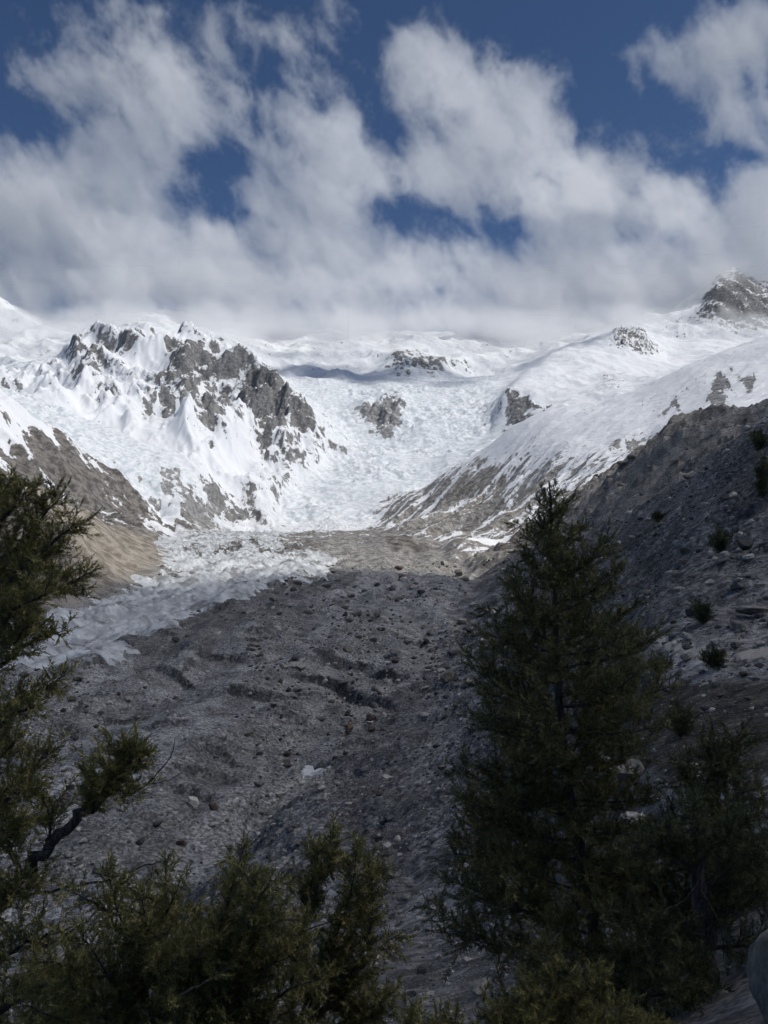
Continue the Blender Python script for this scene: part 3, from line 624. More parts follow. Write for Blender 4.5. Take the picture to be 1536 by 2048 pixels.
bank += [blob(430,180,8300,120,110,350,.36), blob(520,260,8300,120,90,350,.42), blob(380,400,8300,100,60,350,.42), blob(860,480,8300,140,45,350,.38), blob(760,180,8300,70,110,300,.40), blob(1350,330,8300,120,70,350,.45), blob(150,80,8300,130,80,350,.42), blob(1180,330,8300,60,50,300,.4), blob(520,60,8300,120,60,300,.38), blob(1420,60,8300,120,60,300,.42), blob(600,330,8300,110,90,400,.5)]
bank += [blob(265, 330, 8300, 80, 90, 600, .85), blob(385, 365, 8300, 50, 26, 300, .42), blob(170, 370, 8300, 130, 90, 600, .85)]
cloud('near_clouds', 'nearer ragged white clouds against the blue sky', ((-700, 5150, 1900), (3100, 7050, 4500)), 20.0, 70.0, nearc, .0036, 5, cap=.85, nscale=400, wob=.8)
cloud('clouds', 'broken white cumulus and the cloud bank over the mountain tops', ((-5300, 5300, 850), (5300, 9500, 6300)), 26.0, 95.0, bank, .0024, 3, cap=.9, nscale=520)
# the cloud over the viewpoint whose shade covers the foreground
H = 1900.0; sx, sy = -SUN.x/SUN.z*H, -SUN.y/SUN.z*H        # where a point at that height throws its shade, relative to itself
over = []
for gx_ in range(-5, 6):
    for gy_ in range(-4, 5):
        tx, ty = gx_*330.0, 250+gy_*270.0
        if ty > (1180+.22*max(tx, -200) if tx > -250 else 880) or ty < -120: continue
        over.append((tx-sx, ty-sy, H, 330, 300, 240, .95))
cloud('overhead_clouds', 'cloud above the viewpoint that shades the foreground', ((-1700-sx, -1300-sy, H-420), (2100-sx, 1900-sy, H+420)), 70.0, 70.0, over, .0060, 9, cap=.97, nscale=500, wob=.6, amp=.5, aniso=.85)
print('clouds', time.time()-T0)

# ------------------------------------------------------------------ junipers
def at(x, y, D): return np.array(((x-768)/1536.0*D, D, (1024-y)/1536.0*D))
def mat_foliage(name, c0, c1, c2):
    m, t, b = new_mat(name)
    geo = t.add('ShaderNodeNewGeometry'); n1 = t.noise(geo.outputs['Position'], 2.2, 3, .6)
    a_ = t.add('ShaderNodeAttribute', attribute_name='tone').outputs['Fac']
    c_ = t.mix(t.ramp(n1, .35, .65), c0, c1); c_ = t.mix(t.ramp(a_, .80, 1.0), c_, c2)
    c_ = t.add('ShaderNodeVectorMath', operation='SCALE', i_0=c_, i_Scale=t.math('MULTIPLY_ADD', a_, .7, .65)).outputs[0]
    t.put(b.inputs['Base Color'], c_); b.inputs['Roughness'].default_value = .75; b.inputs['Specular IOR Level'].default_value = .15
    tr = t.add('ShaderNodeBsdfTranslucent'); t.put(tr.inputs['Color'], c_); mx = t.add('ShaderNodeMixShader'); mx.inputs[0].default_value = .45
    t.l.new(b.outputs[0], mx.inputs[1]); t.l.new(tr.outputs[0], mx.inputs[2]); t.l.new(mx.outputs[0], t.n['Material Output'].inputs['Surface'])
    return m
M_FOL = mat_foliage('juniper_foliage', c4(.19, .186, .072), c4(.28, .258, .10), c4(.38, .31, .125))
M_FOL3 = mat_foliage('tall_juniper_foliage', c4(.125, .128, .056), c4(.185, .178, .078), c4(.26, .215, .095))
M_FOL2 = mat_foliage('dark_juniper_foliage', c4(.085, .098, .052), c4(.13, .138, .066), c4(.18, .16, .08))
def mat_bark():
    m, t, b = new_mat('juniper_bark'); geo = t.add('ShaderNodeNewGeometry')
    v = t.add('ShaderNodeVectorMath', operation='MULTIPLY', i_0=geo.outputs['Position'], i_1=(1, 1, .12)).outputs[0]
    n1 = t.noise(v, 38, 5, .65); n2 = t.noise(geo.outputs['Position'], 3, 4, .6)
    c_ = t.mix(t.ramp(n1, .35, .65), c4(.035, .029, .025), c4(.125, .108, .095)); c_ = t.mix(t.math('MULTIPLY', t.ramp(n2, .5, .7), .5), c_, c4(.16, .145, .13))
    t.put(b.inputs['Base Color'], c_); bm = t.add('ShaderNodeBump', i_Strength=.8, i_Distance=.02, i_Height=n1); t.put(b.inputs['Normal'], bm.outputs[0]); return m
M_BARK = mat_bark()
def mat_plain(name, c0, c1, sc_=12.0):
    m, t, b = new_mat(name); geo = t.add('ShaderNodeNewGeometry'); n1 = t.noise(geo.outputs['Position'], sc_, 4, .6)
    t.put(b.inputs['Base Color'], t.mix(t.ramp(n1, .35, .65), c0, c1)); return m
M_TWIG = mat_plain('twig', c4(.045, .037, .030), c4(.12, .105, .09))
def sprig_variant(r):
    """feathery spray of scale leaves along +Z, unit length: triangles (n,3,3)"""
    T_ = []
    bend = r.normal(0, .10, 2)
    def ax(t): return np.array((bend[0]*t*t, bend[1]*t*t, t))
    def blade(p, d, L_, w_):
        s_ = np.cross(d, r.normal(size=3)); s_ /= np.linalg.norm(s_)+1e-9
        T_.append((p-s_*w_, p+s_*w_, p+d*L_))
    blade(ax(0), np.array((bend[0], bend[1], 1.)), 1.03, .06)
    for k_ in range(8):
        t = .06+.80*k_/7+r.uniform(-.03, .03); a_ = k_*2.4+r.uniform(-.4, .4); el = r.uniform(.45, .9)
        d = np.array((math.cos(a_)*math.sin(el), math.sin(a_)*math.sin(el), math.cos(el)))
        blade(ax(t), d, r.uniform(.32, .60)*(1.1-.5*t), .055)
    return np.array(T_)
SPR = [sprig_variant(np.random.default_rng(50+i)) for i in range(8)]
def tube(path, r0, r1, k_=6, taper=1.0):
    path = np.asarray(path, float); n_ = len(path); V_ = []; F_ = []
    up = np.array((.3, .2, .93))
    for i in range(n_):
        d = path[min(i+1, n_-1)]-path[max(i-1, 0)]; d /= np.linalg.norm(d)+1e-9
        a_ = np.cross(d, up); a_ /= np.linalg.norm(a_)+1e-9; b_ = np.cross(d, a_)
        rr = r0+(r1-r0)*(i/(n_-1))**taper
        for j in range(k_):
            th = 2*math.pi*j/k_; V_.append(path[i]+(a_*math.cos(th)+b_*math.sin(th))*rr*(1+.16*math.sin(3*th+i*1.3)*(k_ > 4)))
    for i in range(n_-1):
        for j in range(k_):
            a0 = i*k_+j; a1 = i*k_+(j+1) % k_; F_.append((a0, a1, a1+k_, a0+k_))
    return np.array(V_), np.array(F_)
def smooth_path(P_, m_=7):
    P_ = np.asarray(P_, float); out = []
    n_ = len(P_)
    for i in range(n_-1):
        p0, p1, p2, p3 = P_[max(i-1, 0)], P_[i], P_[i+1], P_[min(i+2, n_-1)]
        for k_ in range(m_):
            t = k_/m_; out.append(.5*((2*p1)+(-p0+p2)*t+(2*p0-5*p1+4*p2-p3)*t*t+(-p0+3*p1-3*p2+p3)*t**3))
    out.append(P_[-1]); return np.array(out)
class Juniper:
    def __init__(s, name, label, group, base, seed, fol=None):
        s.r = np.random.default_rng(seed); s.base = np.asarray(base, float); s.fol = fol or M_FOL
        s.root = bpy.data.objects.new(name, None); COL.objects.link(s.root); s.root.location = s.base
        s.root['label'] = label; s.root['category'] = 'juniper'
        if group: s.root['group'] = group
        s.tp, s.td, s.tl = [], [], []; s.tw = []
    def _part(s, name, V_, F_, mat, smooth=True, **kw):
        me = make_mesh(name, V_-s.base, F_)
        if smooth: me.polygons.foreach_set('use_smooth', np.ones(len(me.polygons), bool))
        return link(name, me, mat, s.root, **kw)
    def trunk(s, P_, r0, r1, name='trunk', k_=9):
        pth = smooth_path(P_, 8); pth[1:-1] += s.r.normal(0, r0*.10, pth[1:-1].shape); s._part(name, *tube(pth, r0, r1, k_), M_BARK); return pth
    def limb(s, P_, r0, spread, sl, dens=1.0, start=.25, up=.45, bare=False, part=True, droop=0.0):
        pth = smooth_path(P_, 6); pth[1:] += s.r.normal(0, max(r0*.35, .004), pth[1:].shape)
        if part: s._part('branch', *tube(pth, r0, max(r0*.25, .003), 6 if r0 > .012 else 4), M_BARK)
        if bare: return pth
        seg = np.linalg.norm(np.diff(pth, axis=0), axis=1); cum = np.append(0, np.cumsum(seg)); Lt = cum[-1]
        nb = max(4, int(dens*Lt/(sl*.24))); lob, lo2 = s.r.uniform(6, 11), s.r.uniform(0, 6)
        for i in range(nb):
            t = start+(1-start)*(i+s.r.random())/nb; q = t*Lt; j = min(np.searchsorted(cum, q), len(pth)-1); j = max(j, 1)
            p0 = pth[j-1]+(pth[j]-pth[j-1])*((q-cum[j-1])/(seg[j-1]+1e-9)); d = (pth[j]-pth[j-1])/(seg[j-1]+1e-9)
            rd = s.r.normal(size=3); rd -= d*np.dot(rd, d); rd /= np.linalg.norm(rd)+1e-9
            dr = rd*.95+d*.55+np.array((0, 0, up)); dr /= np.linalg.norm(dr)
            prof = .45+.55*math.sin(math.pi*min(1, (t-start)/(1-start)*.85+.12)); prof *= .45+.75*abs(math.sin(t*lob+lo2))
            s.twig(p0, dr, spread*prof*(.35+1.25*s.r.random()**1.6), sl, up)
        s.twig(pth[-1], (pth[-1]-pth[-2])/np.linalg.norm(pth[-1]-pth[-2]), spread*.5, sl, up)
        return pth
    def twig(s, p0, dr, L_, sl, up):
        L_ = max(L_, sl*.6); m_ = 5; pp = [p0]; d = dr.copy()
        for k_ in range(m_):
            d = d+s.r.normal(0, .20, 3)+np.array((0, 0, .13*up)); d /= np.linalg.norm(d); pp.append(pp[-1]+d*L_/m_)
        pp = np.array(pp); s.tw.append((pp, sl*.030))
        ns = max(2, int(L_/(sl*.24)))
        for k_ in range(ns):
            t = .18+.82*(k_+s.r.random())/ns; f = t*m_; i = min(int(f), m_-1); p = pp[i]+(pp[i+1]-pp[i])*(f-i)
            dd = (pp[i+1]-pp[i])/(L_/m_); sd = s.r.normal(size=3); dd = dd*.75+sd*.50+np.array((0, 0, .35*up)); dd /= np.linalg.norm(dd)
            s.tp.append(p); s.td.append(dd); s.tl.append(sl*s.r.uniform(.6, 1.15))
        s.tp.append(pp[-1]); s.td.append(d); s.tl.append(sl*s.r.uniform(.8, 1.2))
    def finish(s, crown='crown'):
        n_ = len(s.tp); p = np.array(s.tp); d = np.array(s.td); L_ = np.array(s.tl)
        a_ = np.cross(d, s.r.normal(size=(n_, 3))); a_ /= np.linalg.norm(a_, axis=1, keepdims=True)+1e-9; b_ = np.cross(d, a_)
        V_ = []; tone = []
        var = s.r.integers(0, len(SPR), n_)
        for v in range(len(SPR)):
            i = np.nonzero(var == v)[0]
            if not len(i): continue
            Tq = SPR[v].reshape(-1, 3)
            W_ = p[i][:,None]+L_[i][:,None,None]*(Tq[None,:,0:1]*a_[i][:,None]+Tq[None,:,1:2]*b_[i][:,None]+Tq[None,:,2:3]*d[i][:,None])
            V_.append(W_.reshape(-1, 3)); tone.append(np.repeat(s.r.random(len(i)), len(Tq)))
        V_ = np.concatenate(V_); F_ = np.arange(len(V_)).reshape(-1, 3)
        o = s._part(crown, V_, F_, s.fol, smooth=False, kind='stuff')
        at_ = o.data.attributes.new('tone', 'FLOAT', 'POINT'); at_.data.foreach_set('value', np.concatenate(tone).astype(np.float32))
        TV, TF, off = [], [], 0
        for pp, rr in s.tw:
            v_, f_ = tube(pp[[0, 2, 5]], rr*1.3, rr*.4, 3); TV.append(v_); TF.append(f_+off); off += len(v_)
        if TV: s._part('twigs', np.concatenate(TV), np.concatenate(TF), M_TWIG, kind='stuff')
        print(s.root.name, n_, 'sprigs', len(F_), 'tris', off)
        return s.root

# tall juniper in the middle right
D0 = 14.0
j = Juniper('juniper_tree', 'tall conical olive green juniper standing alone in front of the scree slope', None, at(1205, 2030, D0), 21, M_FOL3)
TR = [(1210,2040,D0),(1198,1920,D0),(1165,1740,D0),(1135,1560,D0),(1120,1400,D0),(1112,1250,D0),(1105,1100,D0),(1098,962,D0)]
tpath = j.trunk([at(*q) for q in TR], .16, .012, k_=10)
prof_y = [960,1000,1050,1100,1150,1200,1250,1300,1400,1500,1600,1700,1800,1900,2000]
lw = [4,26,44,52,66,92,100,150,165,185,225,285,335,365,300]; rw = [4,26,62,110,120,130,150,180,180,85,80,150,160,140,90]
ty = np.array([q[1] for q in TR])[::-1]; tx_ = np.array([q[0] for q in TR])[::-1]
yy = 975.0; kk = 0
while yy < 1985:
    kx = np.interp(yy, ty, tx_); WL = np.interp(yy, prof_y, lw); WR = np.interp(yy, prof_y, rw)
    phi = kk*2.399+j.r.uniform(-.35, .35); cx, sy_ = math.cos(phi), math.sin(phi)
    half = WL if cx < 0 else WR; rad = (half*abs(cx)+.5*(WL+WR)*abs(sy_))*j.r.uniform(.72, 1.04); Lm = rad/1536*D0
    rise = np.interp(yy, [960, 1200, 1600, 2000], [1.1, .55, .30, .10])*j.r.uniform(.6, 1.3)
    y0 = min(yy+rise*rad*.85, 2020); p0 = at(np.interp(y0, ty, tx_), y0, D0); hd = np.array((cx, sy_, 0.0))
    p1 = p0+hd*Lm*.5+np.array((0, 0, Lm*rise*.28)); p2 = p0+hd*Lm+np.array((0, 0, Lm*rise*.85))
    j.limb([p0, p1, p2], np.clip(Lm*.018, .006, .03), min(.16+Lm*.20, .55), .13 if yy < 1250 else .15, dens=.75 if yy < 1300 else .66 if yy < 1500 else .88, start=.12 if Lm < 1.2 else .2, up=.45)
    yy += np.interp(yy, [960, 1100, 1400, 2000], [5.5, 6.2, 7.5, 9]); kk += 1
j.finish()

# juniper at the left edge
D1 = 8.0
j = Juniper('leaning_juniper', 'near juniper with dark feathery branches at the left edge of the photo', None, at(-70, 2250, D1), 22)
j.trunk([at(-70, 2260, D1), at(-75, 1900, D1), at(-60, 1500, D1), at(-60, 1200, D1), at(-30, 1000, D1)], .15, .03)
def lim(jn, P_, r_px, spread_px, sl=.11, D=D1, **kw):
    P3 = [at(q[0], q[1], D+(q[2] if len(q) > 2 else 0)) for q in P_]
    return jn.limb(P3, r_px/1536*D, spread_px/1536*D, sl, **kw)
for P_, r_, sp_ in [
  ([(-50,1150),(40,1090,.1),(118,992,.2)],7,62), ([(-50,1210),(60,1120,-.2),(150,1050,-.3)],7,58), ([(-50,1260),(70,1195,.2),(176,1148,.3)],7,46),
  ([(-40,1090),(15,1030,-.2),(55,985,-.2)],6,60), ([(-40,1050),(0,990,.3),(25,960,.3)],6,50), ([(-50,1180),(40,1140,.5),(110,1100,.6)],6,60), ([(-50,1300),(30,1220,-.5),(90,1190,-.6)],6,60),
  ([(-50,1370),(40,1300,.2),(122,1262,.3)],6,42), ([(-50,1330),(20,1290,-.3),(70,1240,-.4)],5,48), ([(-50,1460),(40,1400,.1),(128,1352,.1)],5,36), ([(-50,1500),(10,1440,-.3),(62,1415,-.4)],5,46),
  ([(-50,1620),(40,1560,.1),(96,1508,.2)],6,52), ([(-50,1680),(20,1600,-.3),(70,1570,-.3)],6,58), ([(-60,1740),(10,1680,.3),(60,1640,.4)],6,62), ([(-60,1580),(-10,1530,.3),(30,1480,.3)],6,55),
  ([(-60,1850),(20,1790,-.3),(70,1770,-.3)],7,64), ([(-60,1960),(30,1900,.2),(90,1870,.2)],7,66), ([(-60,2060),(40,2000,-.2),(110,1960,-.2)],7,70), ([(-60,2100),(60,2060,.2),(140,2020,.2)],7,70)]:
    lim(j, P_, r_, sp_*1.15, sl=.105, dens=1.45, start=.08, up=.3)
big = lim(j, [(-60,1880),(60,1735),(130,1665),(195,1600),(240,1545),(268,1515)], 15, 60, start=.62, dens=1.2)
lim(j, [(150,1640),(180,1590),(172,1545)], 6, 42); lim(j, [(200,1600),(235,1580),(262,1590)], 5, 38); lim(j, [(90,1700),(100,1650),(90,1605)], 6, 52, dens=1.2); lim(j, [(40,1750),(20,1690),(30,1650)], 6, 58, dens=1.2)
lim(j, [(228,1600),(285,1575),(325,1535),(345,1505),(350,1478)], 2.2, 0, bare=True); lim(j, [(290,1570),(330,1562),(365,1545)], 1.2, 0, bare=True)
lim(j, [(60,1790),(150,1772),(230,1755),(300,1728),(330,1722)], 3.2, 0, bare=True); lim(j, [(70,1900),(130,1870),(170,1845),(190,1825)], 3.5, 0, bare=True)
j.finish()

# low junipers along the bottom
D2 = 7.0
j = Juniper('low_juniper', 'low bushy juniper filling the bottom left of the photo', None, at(330, 2330, D2), 23)
st = j.trunk([at(330, 2340, D2), at(335, 2200, D2), at(345, 2080, D2)], .10, .05)
for tx1, ty1, sp_ in [(215,1735,42),(330,1728,40),(285,1800,55),(400,1820,55),(490,1690,34),(470,1760,50),(535,1770,42),(160,1860,55),(250,1880,62),(350,1870,62),(440,1880,62),(530,1850,55),(130,1960,60),(220,1980,66),(330,1980,66),(430,1980,66),(520,1950,60),(570,1900,42),(150,2040,60),(300,2060,66),(450,2060,66),(560,2030,60)]:
    dz = j.r.uniform(-.7, .7)
    lim(j, [(345+(tx1-345)*.1, 2120), ((345*.45+tx1*.55), (2100*.45+ty1*.55)+25, dz*.5), (tx1, ty1, dz)], 5, sp_, sl=.095, D=D2, dens=.8, start=.34, up=.3)
    lim(j, [(tx1+j.r.uniform(-40, 40), ty1+130), (tx1+j.r.uniform(-25, 25), ty1+80, -dz), (tx1+j.r.uniform(-40, 40), ty1+30, -dz)], 3, sp_*1.1, sl=.095, D=D2, dens=1.0, start=.0, up=.15)
    sg_ = 1 if j.r.random() < .5 else -1; lim(j, [(tx1-sg_*20, ty1+95), (tx1+sg_*30, ty1+70, dz), (tx1+sg_*85, ty1+60+j.r.uniform(-30, 30), dz)], 3, sp_*.85, sl=.095, D=D2, dens=1.0, start=.05, up=.1)
lim(j, [(360,1990),(420,1960),(465,1930)], 3, 0, D=D2-.8, bare=True)
j.finish()
D3 = 7.6
j = Juniper('low_juniper', 'low open juniper with pale bare stems right of the bottom left bush', None, at(560, 2330, D3), 24)
j.trunk([at(560, 2340, D3), at(570, 2200, D3), at(580, 2080, D3)], .09, .05)
for P_, sp_ in [([(580,2080),(600,1880),(640,1760,.2),(668,1648,.2)],30), ([(590,2060),(660,1900),(700,1790),(716,1690)],36), ([(600,2080),(690,1900,.2),(735,1800,.3),(742,1720,.3)],36), ([(580,2080),(590,1900),(615,1800),(640,1700)],34),
  ([(600,2080),(700,1950),(735,1880),(745,1820)],40), ([(600,2080),(690,1980),(730,1930)],46), ([(590,2080),(640,1960),(680,1890)],46), ([(600,2090),(720,2030),(790,1985)],42), ([(600,2090),(700,2050),(760,2030)],46),([(600,2090),(640,2020),(690,1990)],50),([(600,2090),(610,1980),(600,1880)],40)]:
    lim(j, P_, 4, sp_, sl=.095, D=D3, dens=1.1, start=.38, up=.25)
    q1 = P_[-1]; sg_ = 1 if j.r.random() < .5 else -1; lim(j, [(q1[0], q1[1]+110), (q1[0]+sg_*20, q1[1]+70, .2), (q1[0]+sg_*50, q1[1]+50, .3)], 2.5, sp_, sl=.095, D=D3, dens=1.0, start=.05, up=.1)
lim(j, [(520,1870),(570,1875),(625,1855),(680,1835)], 3.2, 0, D=D3-.2, bare=True)
j.finish()
# dark junipers in the bottom right corner
D4 = 8.5
j = Juniper('gnarled_juniper', 'gnarled dark juniper with a shredding bare trunk in the bottom right corner', None, at(1420, 2260, D4), 25, M_FOL2)
j.trunk([at(1430, 2260, D4), at(1420, 2050, D4), at(1412, 1880, D4), at(1395, 1740, D4), at(1400, 1660, D4)], .14, .05)
for P_, sp_ in [([(1400,1760),(1330,1700),(1270,1690)],60), ([(1400,1740),(1360,1680),(1330,1660)],50), ([(1400,1720),(1450,1670),(1490,1650)],55), ([(1405,1780),(1480,1720),(1540,1700)],62), ([(1410,1850),(1490,1800),(1560,1790)],70), ([(1415,1900),(1500,1890),(1560,1900)],66),
  ([(1412,1870),(1300,1850,-.3),(1220,1840,-.4)],55), ([(1415,1950),(1320,1930,.4),(1230,1920,.5)],66), ([(1418,2000),(1330,1990,-.4),(1260,2000,-.5)],66), ([(1418,2020),(1480,1990,.3),(1540,2000,.3)],60), ([(1420,2060),(1360,2040),(1300,2050)],66), ([(1415,1920),(1370,1950,-.6),(1340,1990,-.8)],60), ([(1400,1700),(1395,1650),(1385,1610)],44), ([(1405,1800),(1450,1760,.5),(1500,1740,.6)],60)]:
    lim(j, P_, 5, sp_, sl=.105, D=D4, dens=1.4, start=.12)
for P_ in [[(1410,1830),(1350,1850),(1300,1890)], [(1400,1780),(1440,1850),(1450,1930)], [(1405,1800),(1350,1900),(1330,1960)], [(1400,1760),(1370,1800),(1310,1835),(1290,1900)]]: lim(j, P_, 2.2, 0, D=D4-.3, bare=True)
j.finish()
D5 = 13.0
j = Juniper('dark_juniper', 'dark juniper crowded behind the gnarled one at the right edge', None, at(1440, 2000, D5), 26, M_FOL2)
j.trunk([at(1440, 2010, D5), at(1440, 1800, D5), at(1430, 1600, D5), at(1430, 1490, D5)], .13, .03)
for k_ in range(26):
    yk = 1490+k_*17; ph = k_*2.4; wpx = np.interp(yk, [1490, 1600, 1750, 1930], [50, 105, 130, 130])*j.r.uniform(.8, 1.05)
    lim(j, [(1435, yk+40), (1435+math.cos(ph)*wpx*.5, yk+20, math.sin(ph)*wpx*.5/1536*D5), (1435+math.cos(ph)*wpx, yk, math.sin(ph)*wpx/1536*D5)], 4, 62, sl=.16, D=D5, dens=1.1, start=.1)
j.finish()
D6 = 6.5
j = Juniper('low_juniper', 'low olive juniper sprays at the bottom edge below the tall tree', None, at(1050, 2330, D6), 27)
j.trunk([at(1050, 2340, D6), at(1040, 2240, D6), at(1040, 2160, D6)], .07, .04)
for tx1, ty1, sp_ in [(1120,1935,40),(1200,1950,44),(1060,1985,42),(1000,2020,40),(1150,2010,50),(1260,2010,50),(900,2040,36),(830,2035,34),(1080,2050,50),(1220,2060,50),(1320,2050,46)]:
    lim(j, [(1040+(tx1-1040)*.2, 2160), ((1040+tx1)*.5, (2120+ty1)*.5+15), (tx1, ty1, j.r.uniform(-.4, .4))], 4, sp_, sl=.085, D=D6, dens=1.2, start=.3)
j.finish()
print('junipers', time.time()-T0)

# ------------------------------------------------------------------ small shrubs on the slope
def ground_v(x_, y_):
    s_ = np.log(np.maximum(y_, 2.7)); r_ = np.interp(s_, Sg, np.arange(NR)); c_ = np.interp(x_/np.maximum(y_, 2.7), U, np.arange(NC))
    r0 = np.minimum(r_.astype(int), NR-2); c0 = np.minimum(c_.astype(int), NC-2); fr, fc = r_-r0, c_-c0
    return (Z[r0,c0]*(1-fc)+Z[r0,c0+1]*fc)*(1-fr)+(Z[r0+1,c0]*(1-fc)+Z[r0+1,c0+1]*fc)*fr
EZ = Z/Y; RM = np.maximum.accumulate(EZ, axis=0); VIS = EZ >= RM-1e-4
def hit(x, y):
    """first point of the built ground that the photo shows at pixel x, y"""
    c = int(round(np.interp((x-768)/1536, U, np.arange(NC)))); e = (1024-y)/1536.0
    r_ = int(np.argmax(RM[:,c] >= e)); r_ = max(r_, 1); D = float(Y[r_, c]); return np.array(((x-768)/1536*D, D, ground((x-768)/1536*D, D)))
for (x, y, wpx, hpx, lab) in [(1440,1108,46,60,'dark pointed shrub high on the scree slope beside pale stones'), (1318,1046,30,22,'small dark shrub below the moraine wall beyond the tall juniper'), (1524,1010,36,110,'dark upright shrub at the right edge high on the slope'),
   (1406,1252,52,46,'round dark shrub beside a dark boulder above the footpath'), (1426,1338,62,38,'flat dark cushion shrub just below the footpath'), (1322,1345,62,26,'low brown shrub below the footpath next to the tall juniper'),
   (1516,905,34,50,'dark shrub on the skyline of the slope at the right edge'), (1360,1480,60,80,'dark bush beside the big boulder behind the tall juniper'), (1440,1560,70,90,'dark bush between pale stones at the right')]:
    p = hit(x, y); k_ = p[1]/1536.0; j = Juniper('shrub', lab, 'shrubs on the scree slope', p-np.array((0, 0, .1)), int(x*7+y), M_FOL2); j.root['category'] = 'shrub'
    nl = 9 if p[1] > 120 else 14
    for q in range(nl):
        ph = q*2.4; rr = wpx*.42*k_*j.r.uniform(.3, 1); tip = p+np.array((math.cos(ph)*rr, math.sin(ph)*rr, hpx*k_*(.45+.5*j.r.random()*(1-.5*rr/(wpx*.34*k_)))))
        j.limb([p, (p+tip)/2+np.array((0, 0, -.05*hpx*k_)), tip], 1.1*k_, wpx*j.r.uniform(.12, .42)*k_, max(.085, 6.0*k_), dens=.9, start=.05, up=.25)
    j.finish()
# ------------------------------------------------------------------ boulders and rubble
def mat_rock(name, c0, c1, c2, bump=.14, sc_=3.0):
    m, t, b = new_mat(name); tc = t.add('ShaderNodeTexCoord').outputs['Object']; oi = t.add('ShaderNodeObjectInfo').outputs['Random']
    v = t.add('ShaderNodeVectorMath', operation='ADD', i_0=tc, i_1=t.add('ShaderNodeCombineXYZ', i_0=t.math('MULTIPLY', oi, 40.0)).outputs[0]).outputs[0]
    n1 = t.noise(v, sc_, 9, .7); n2 = t.noise(v, sc_*.4, 3, .6)
    c_ = t.mix(t.ramp(n1, .35, .65), c0, c1); c_ = t.mix(t.ramp(n2, .5, .72), c_, c2)
    c_ = t.add('ShaderNodeVectorMath', operation='SCALE', i_0=c_, i_Scale=t.math('MULTIPLY_ADD', oi, .5, .75)).outputs[0]
    t.put(b.inputs['Base Color'], c_); bm = t.add('ShaderNodeBump', i_Strength=.8, i_Distance=bump, i_Height=n1); t.put(b.inputs['Normal'], bm.outputs[0]); return m
M_RG = mat_rock('grey_rock', c4(.12, .11, .098), c4(.27, .25, .228), c4(.18, .155, .13))
M_RP = mat_rock('pale_rock', c4(.26, .238, .21), c4(.50, .465, .42), c4(.36, .32, .27))
M_RB = mat_rock('brown_rock', c4(.085, .06, .045), c4(.17, .125, .095), c4(.12, .10, .085))
M_RD = mat_rock('dark_rock', c4(.05, .048, .048), c4(.11, .105, .10), c4(.08, .07, .065))
def rock_mesh(name, seed, sub, mat, flat=.75):
    r = np.random.default_rng(seed); bm = bmesh.new(); bmesh.ops.create_icosphere(bm, subdivisions=sub, radius=1.0)
    pl = [(Vector(r.normal(size=3)).normalized(), r.uniform(.46, .80)) for _ in range(14)]; st = Vector((1, r.uniform(.65, 1), r.uniform(.5, .85)*flat/.75)); of = Vector(r.normal(size=3)*10)
    for v in bm.verts:
        p = v.co.copy()
        for n_, d in pl:
            q = p.dot(n_)
            if q > d: p -= n_*(q-d)*.92
        p *= 1+.10*mnoise.noise(p*1.7+of)+(.05*mnoise.noise(p*4+of) if sub > 2 else 0)
        v.co = Vector((p.x*st.x, p.y*st.y, p.z*st.z))
    me = bpy.data.meshes.new(name); bm.to_mesh(me); bm.free(); me.materials.append(mat); return me
def place_rock(me, p, size, lab, group, r, sink=.25, name='boulder', squash=1.0, rot=None):
    o = bpy.data.objects.new(name, me); COL.objects.link(o); o.location = (p[0], p[1], p[2]+size*(.5-sink)*.8)
    o.rotation_euler = rot if rot is not None else (r.uniform(-.3, .3), r.uniform(-.3, .3), r.uniform(0, 6.3)); sz = size*.5; o.scale = (sz*r.uniform(.85, 1.25), sz*r.uniform(.85, 1.2), sz*r.uniform(.75, 1.1)*squash)
    o['label'] = lab; o['category'] = 'boulder'
    if group: o['group'] = group
    return o
rr = np.random.default_rng(77)
def special(x, y, wpx, mat, lab, seed, D=None, squash=1.0, sink=.25, sub=4):
    p = hit(x, y) if D is None else at(x, y, D); me = rock_mesh('boulder', seed, sub, mat); return place_rock(me, p, wpx*p[1]/1536, lab, None, rr, sink, squash=squash)
special(1240, 1590, 165, M_RG, 'big rounded grey boulder half hidden behind the tall juniper', 401, squash=1.15)
M_RC = mat_rock('corner_rock', c4(.30, .275, .25), c4(.66, .62, .57), c4(.42, .37, .31), .3, 4.5)
special(1572, 2010, 190, M_RC, 'rough pale grey boulder cut off by the bottom right corner', 402, D=3.6, squash=1.5)
special(1268, 1665, 64, M_RP, 'pale boulder low behind the tall juniper, below the big grey one', 403)
special(388, 1615, 46, M_RP, 'white flat boulder on the glacier next to a reddish brown one', 404, squash=.7)
special(427, 1622, 26, M_RB, 'reddish brown boulder on the glacier right of the white one', 405)
special(362, 1692, 24, M_RB, 'small reddish boulder at the foot of the scree by the bottom bush', 406)
special(893, 1362, 40, M_RG, 'angular grey boulder with a dark face beside the trench', 407)
special(912, 1362, 22, M_RD, 'small dark boulder right of the angular grey boulder', 408)
special(742, 1442, 24, M_RB, 'brown boulder in the trench between glacier and scree', 409)
special(700, 1462, 26, M_RB, 'dark brown boulder in the trench above the snow patch', 410)
special(1385, 1232, 40, M_RD, 'dark boulder beside the round shrub above the footpath', 411)
special(1372, 1288, 34, M_RP, 'pale slab of rock just above the footpath', 412, squash=.7)
special(1500, 1130, 26, M_RP, 'pale square boulder below the upper right shrubs', 413)
special(1475, 1190, 40, M_RG, 'grey blocky boulder on the slope above the footpath', 414)
special(1500, 1236, 74, M_RG, 'long flat grey boulder at the right edge above the footpath', 415, squash=.55)
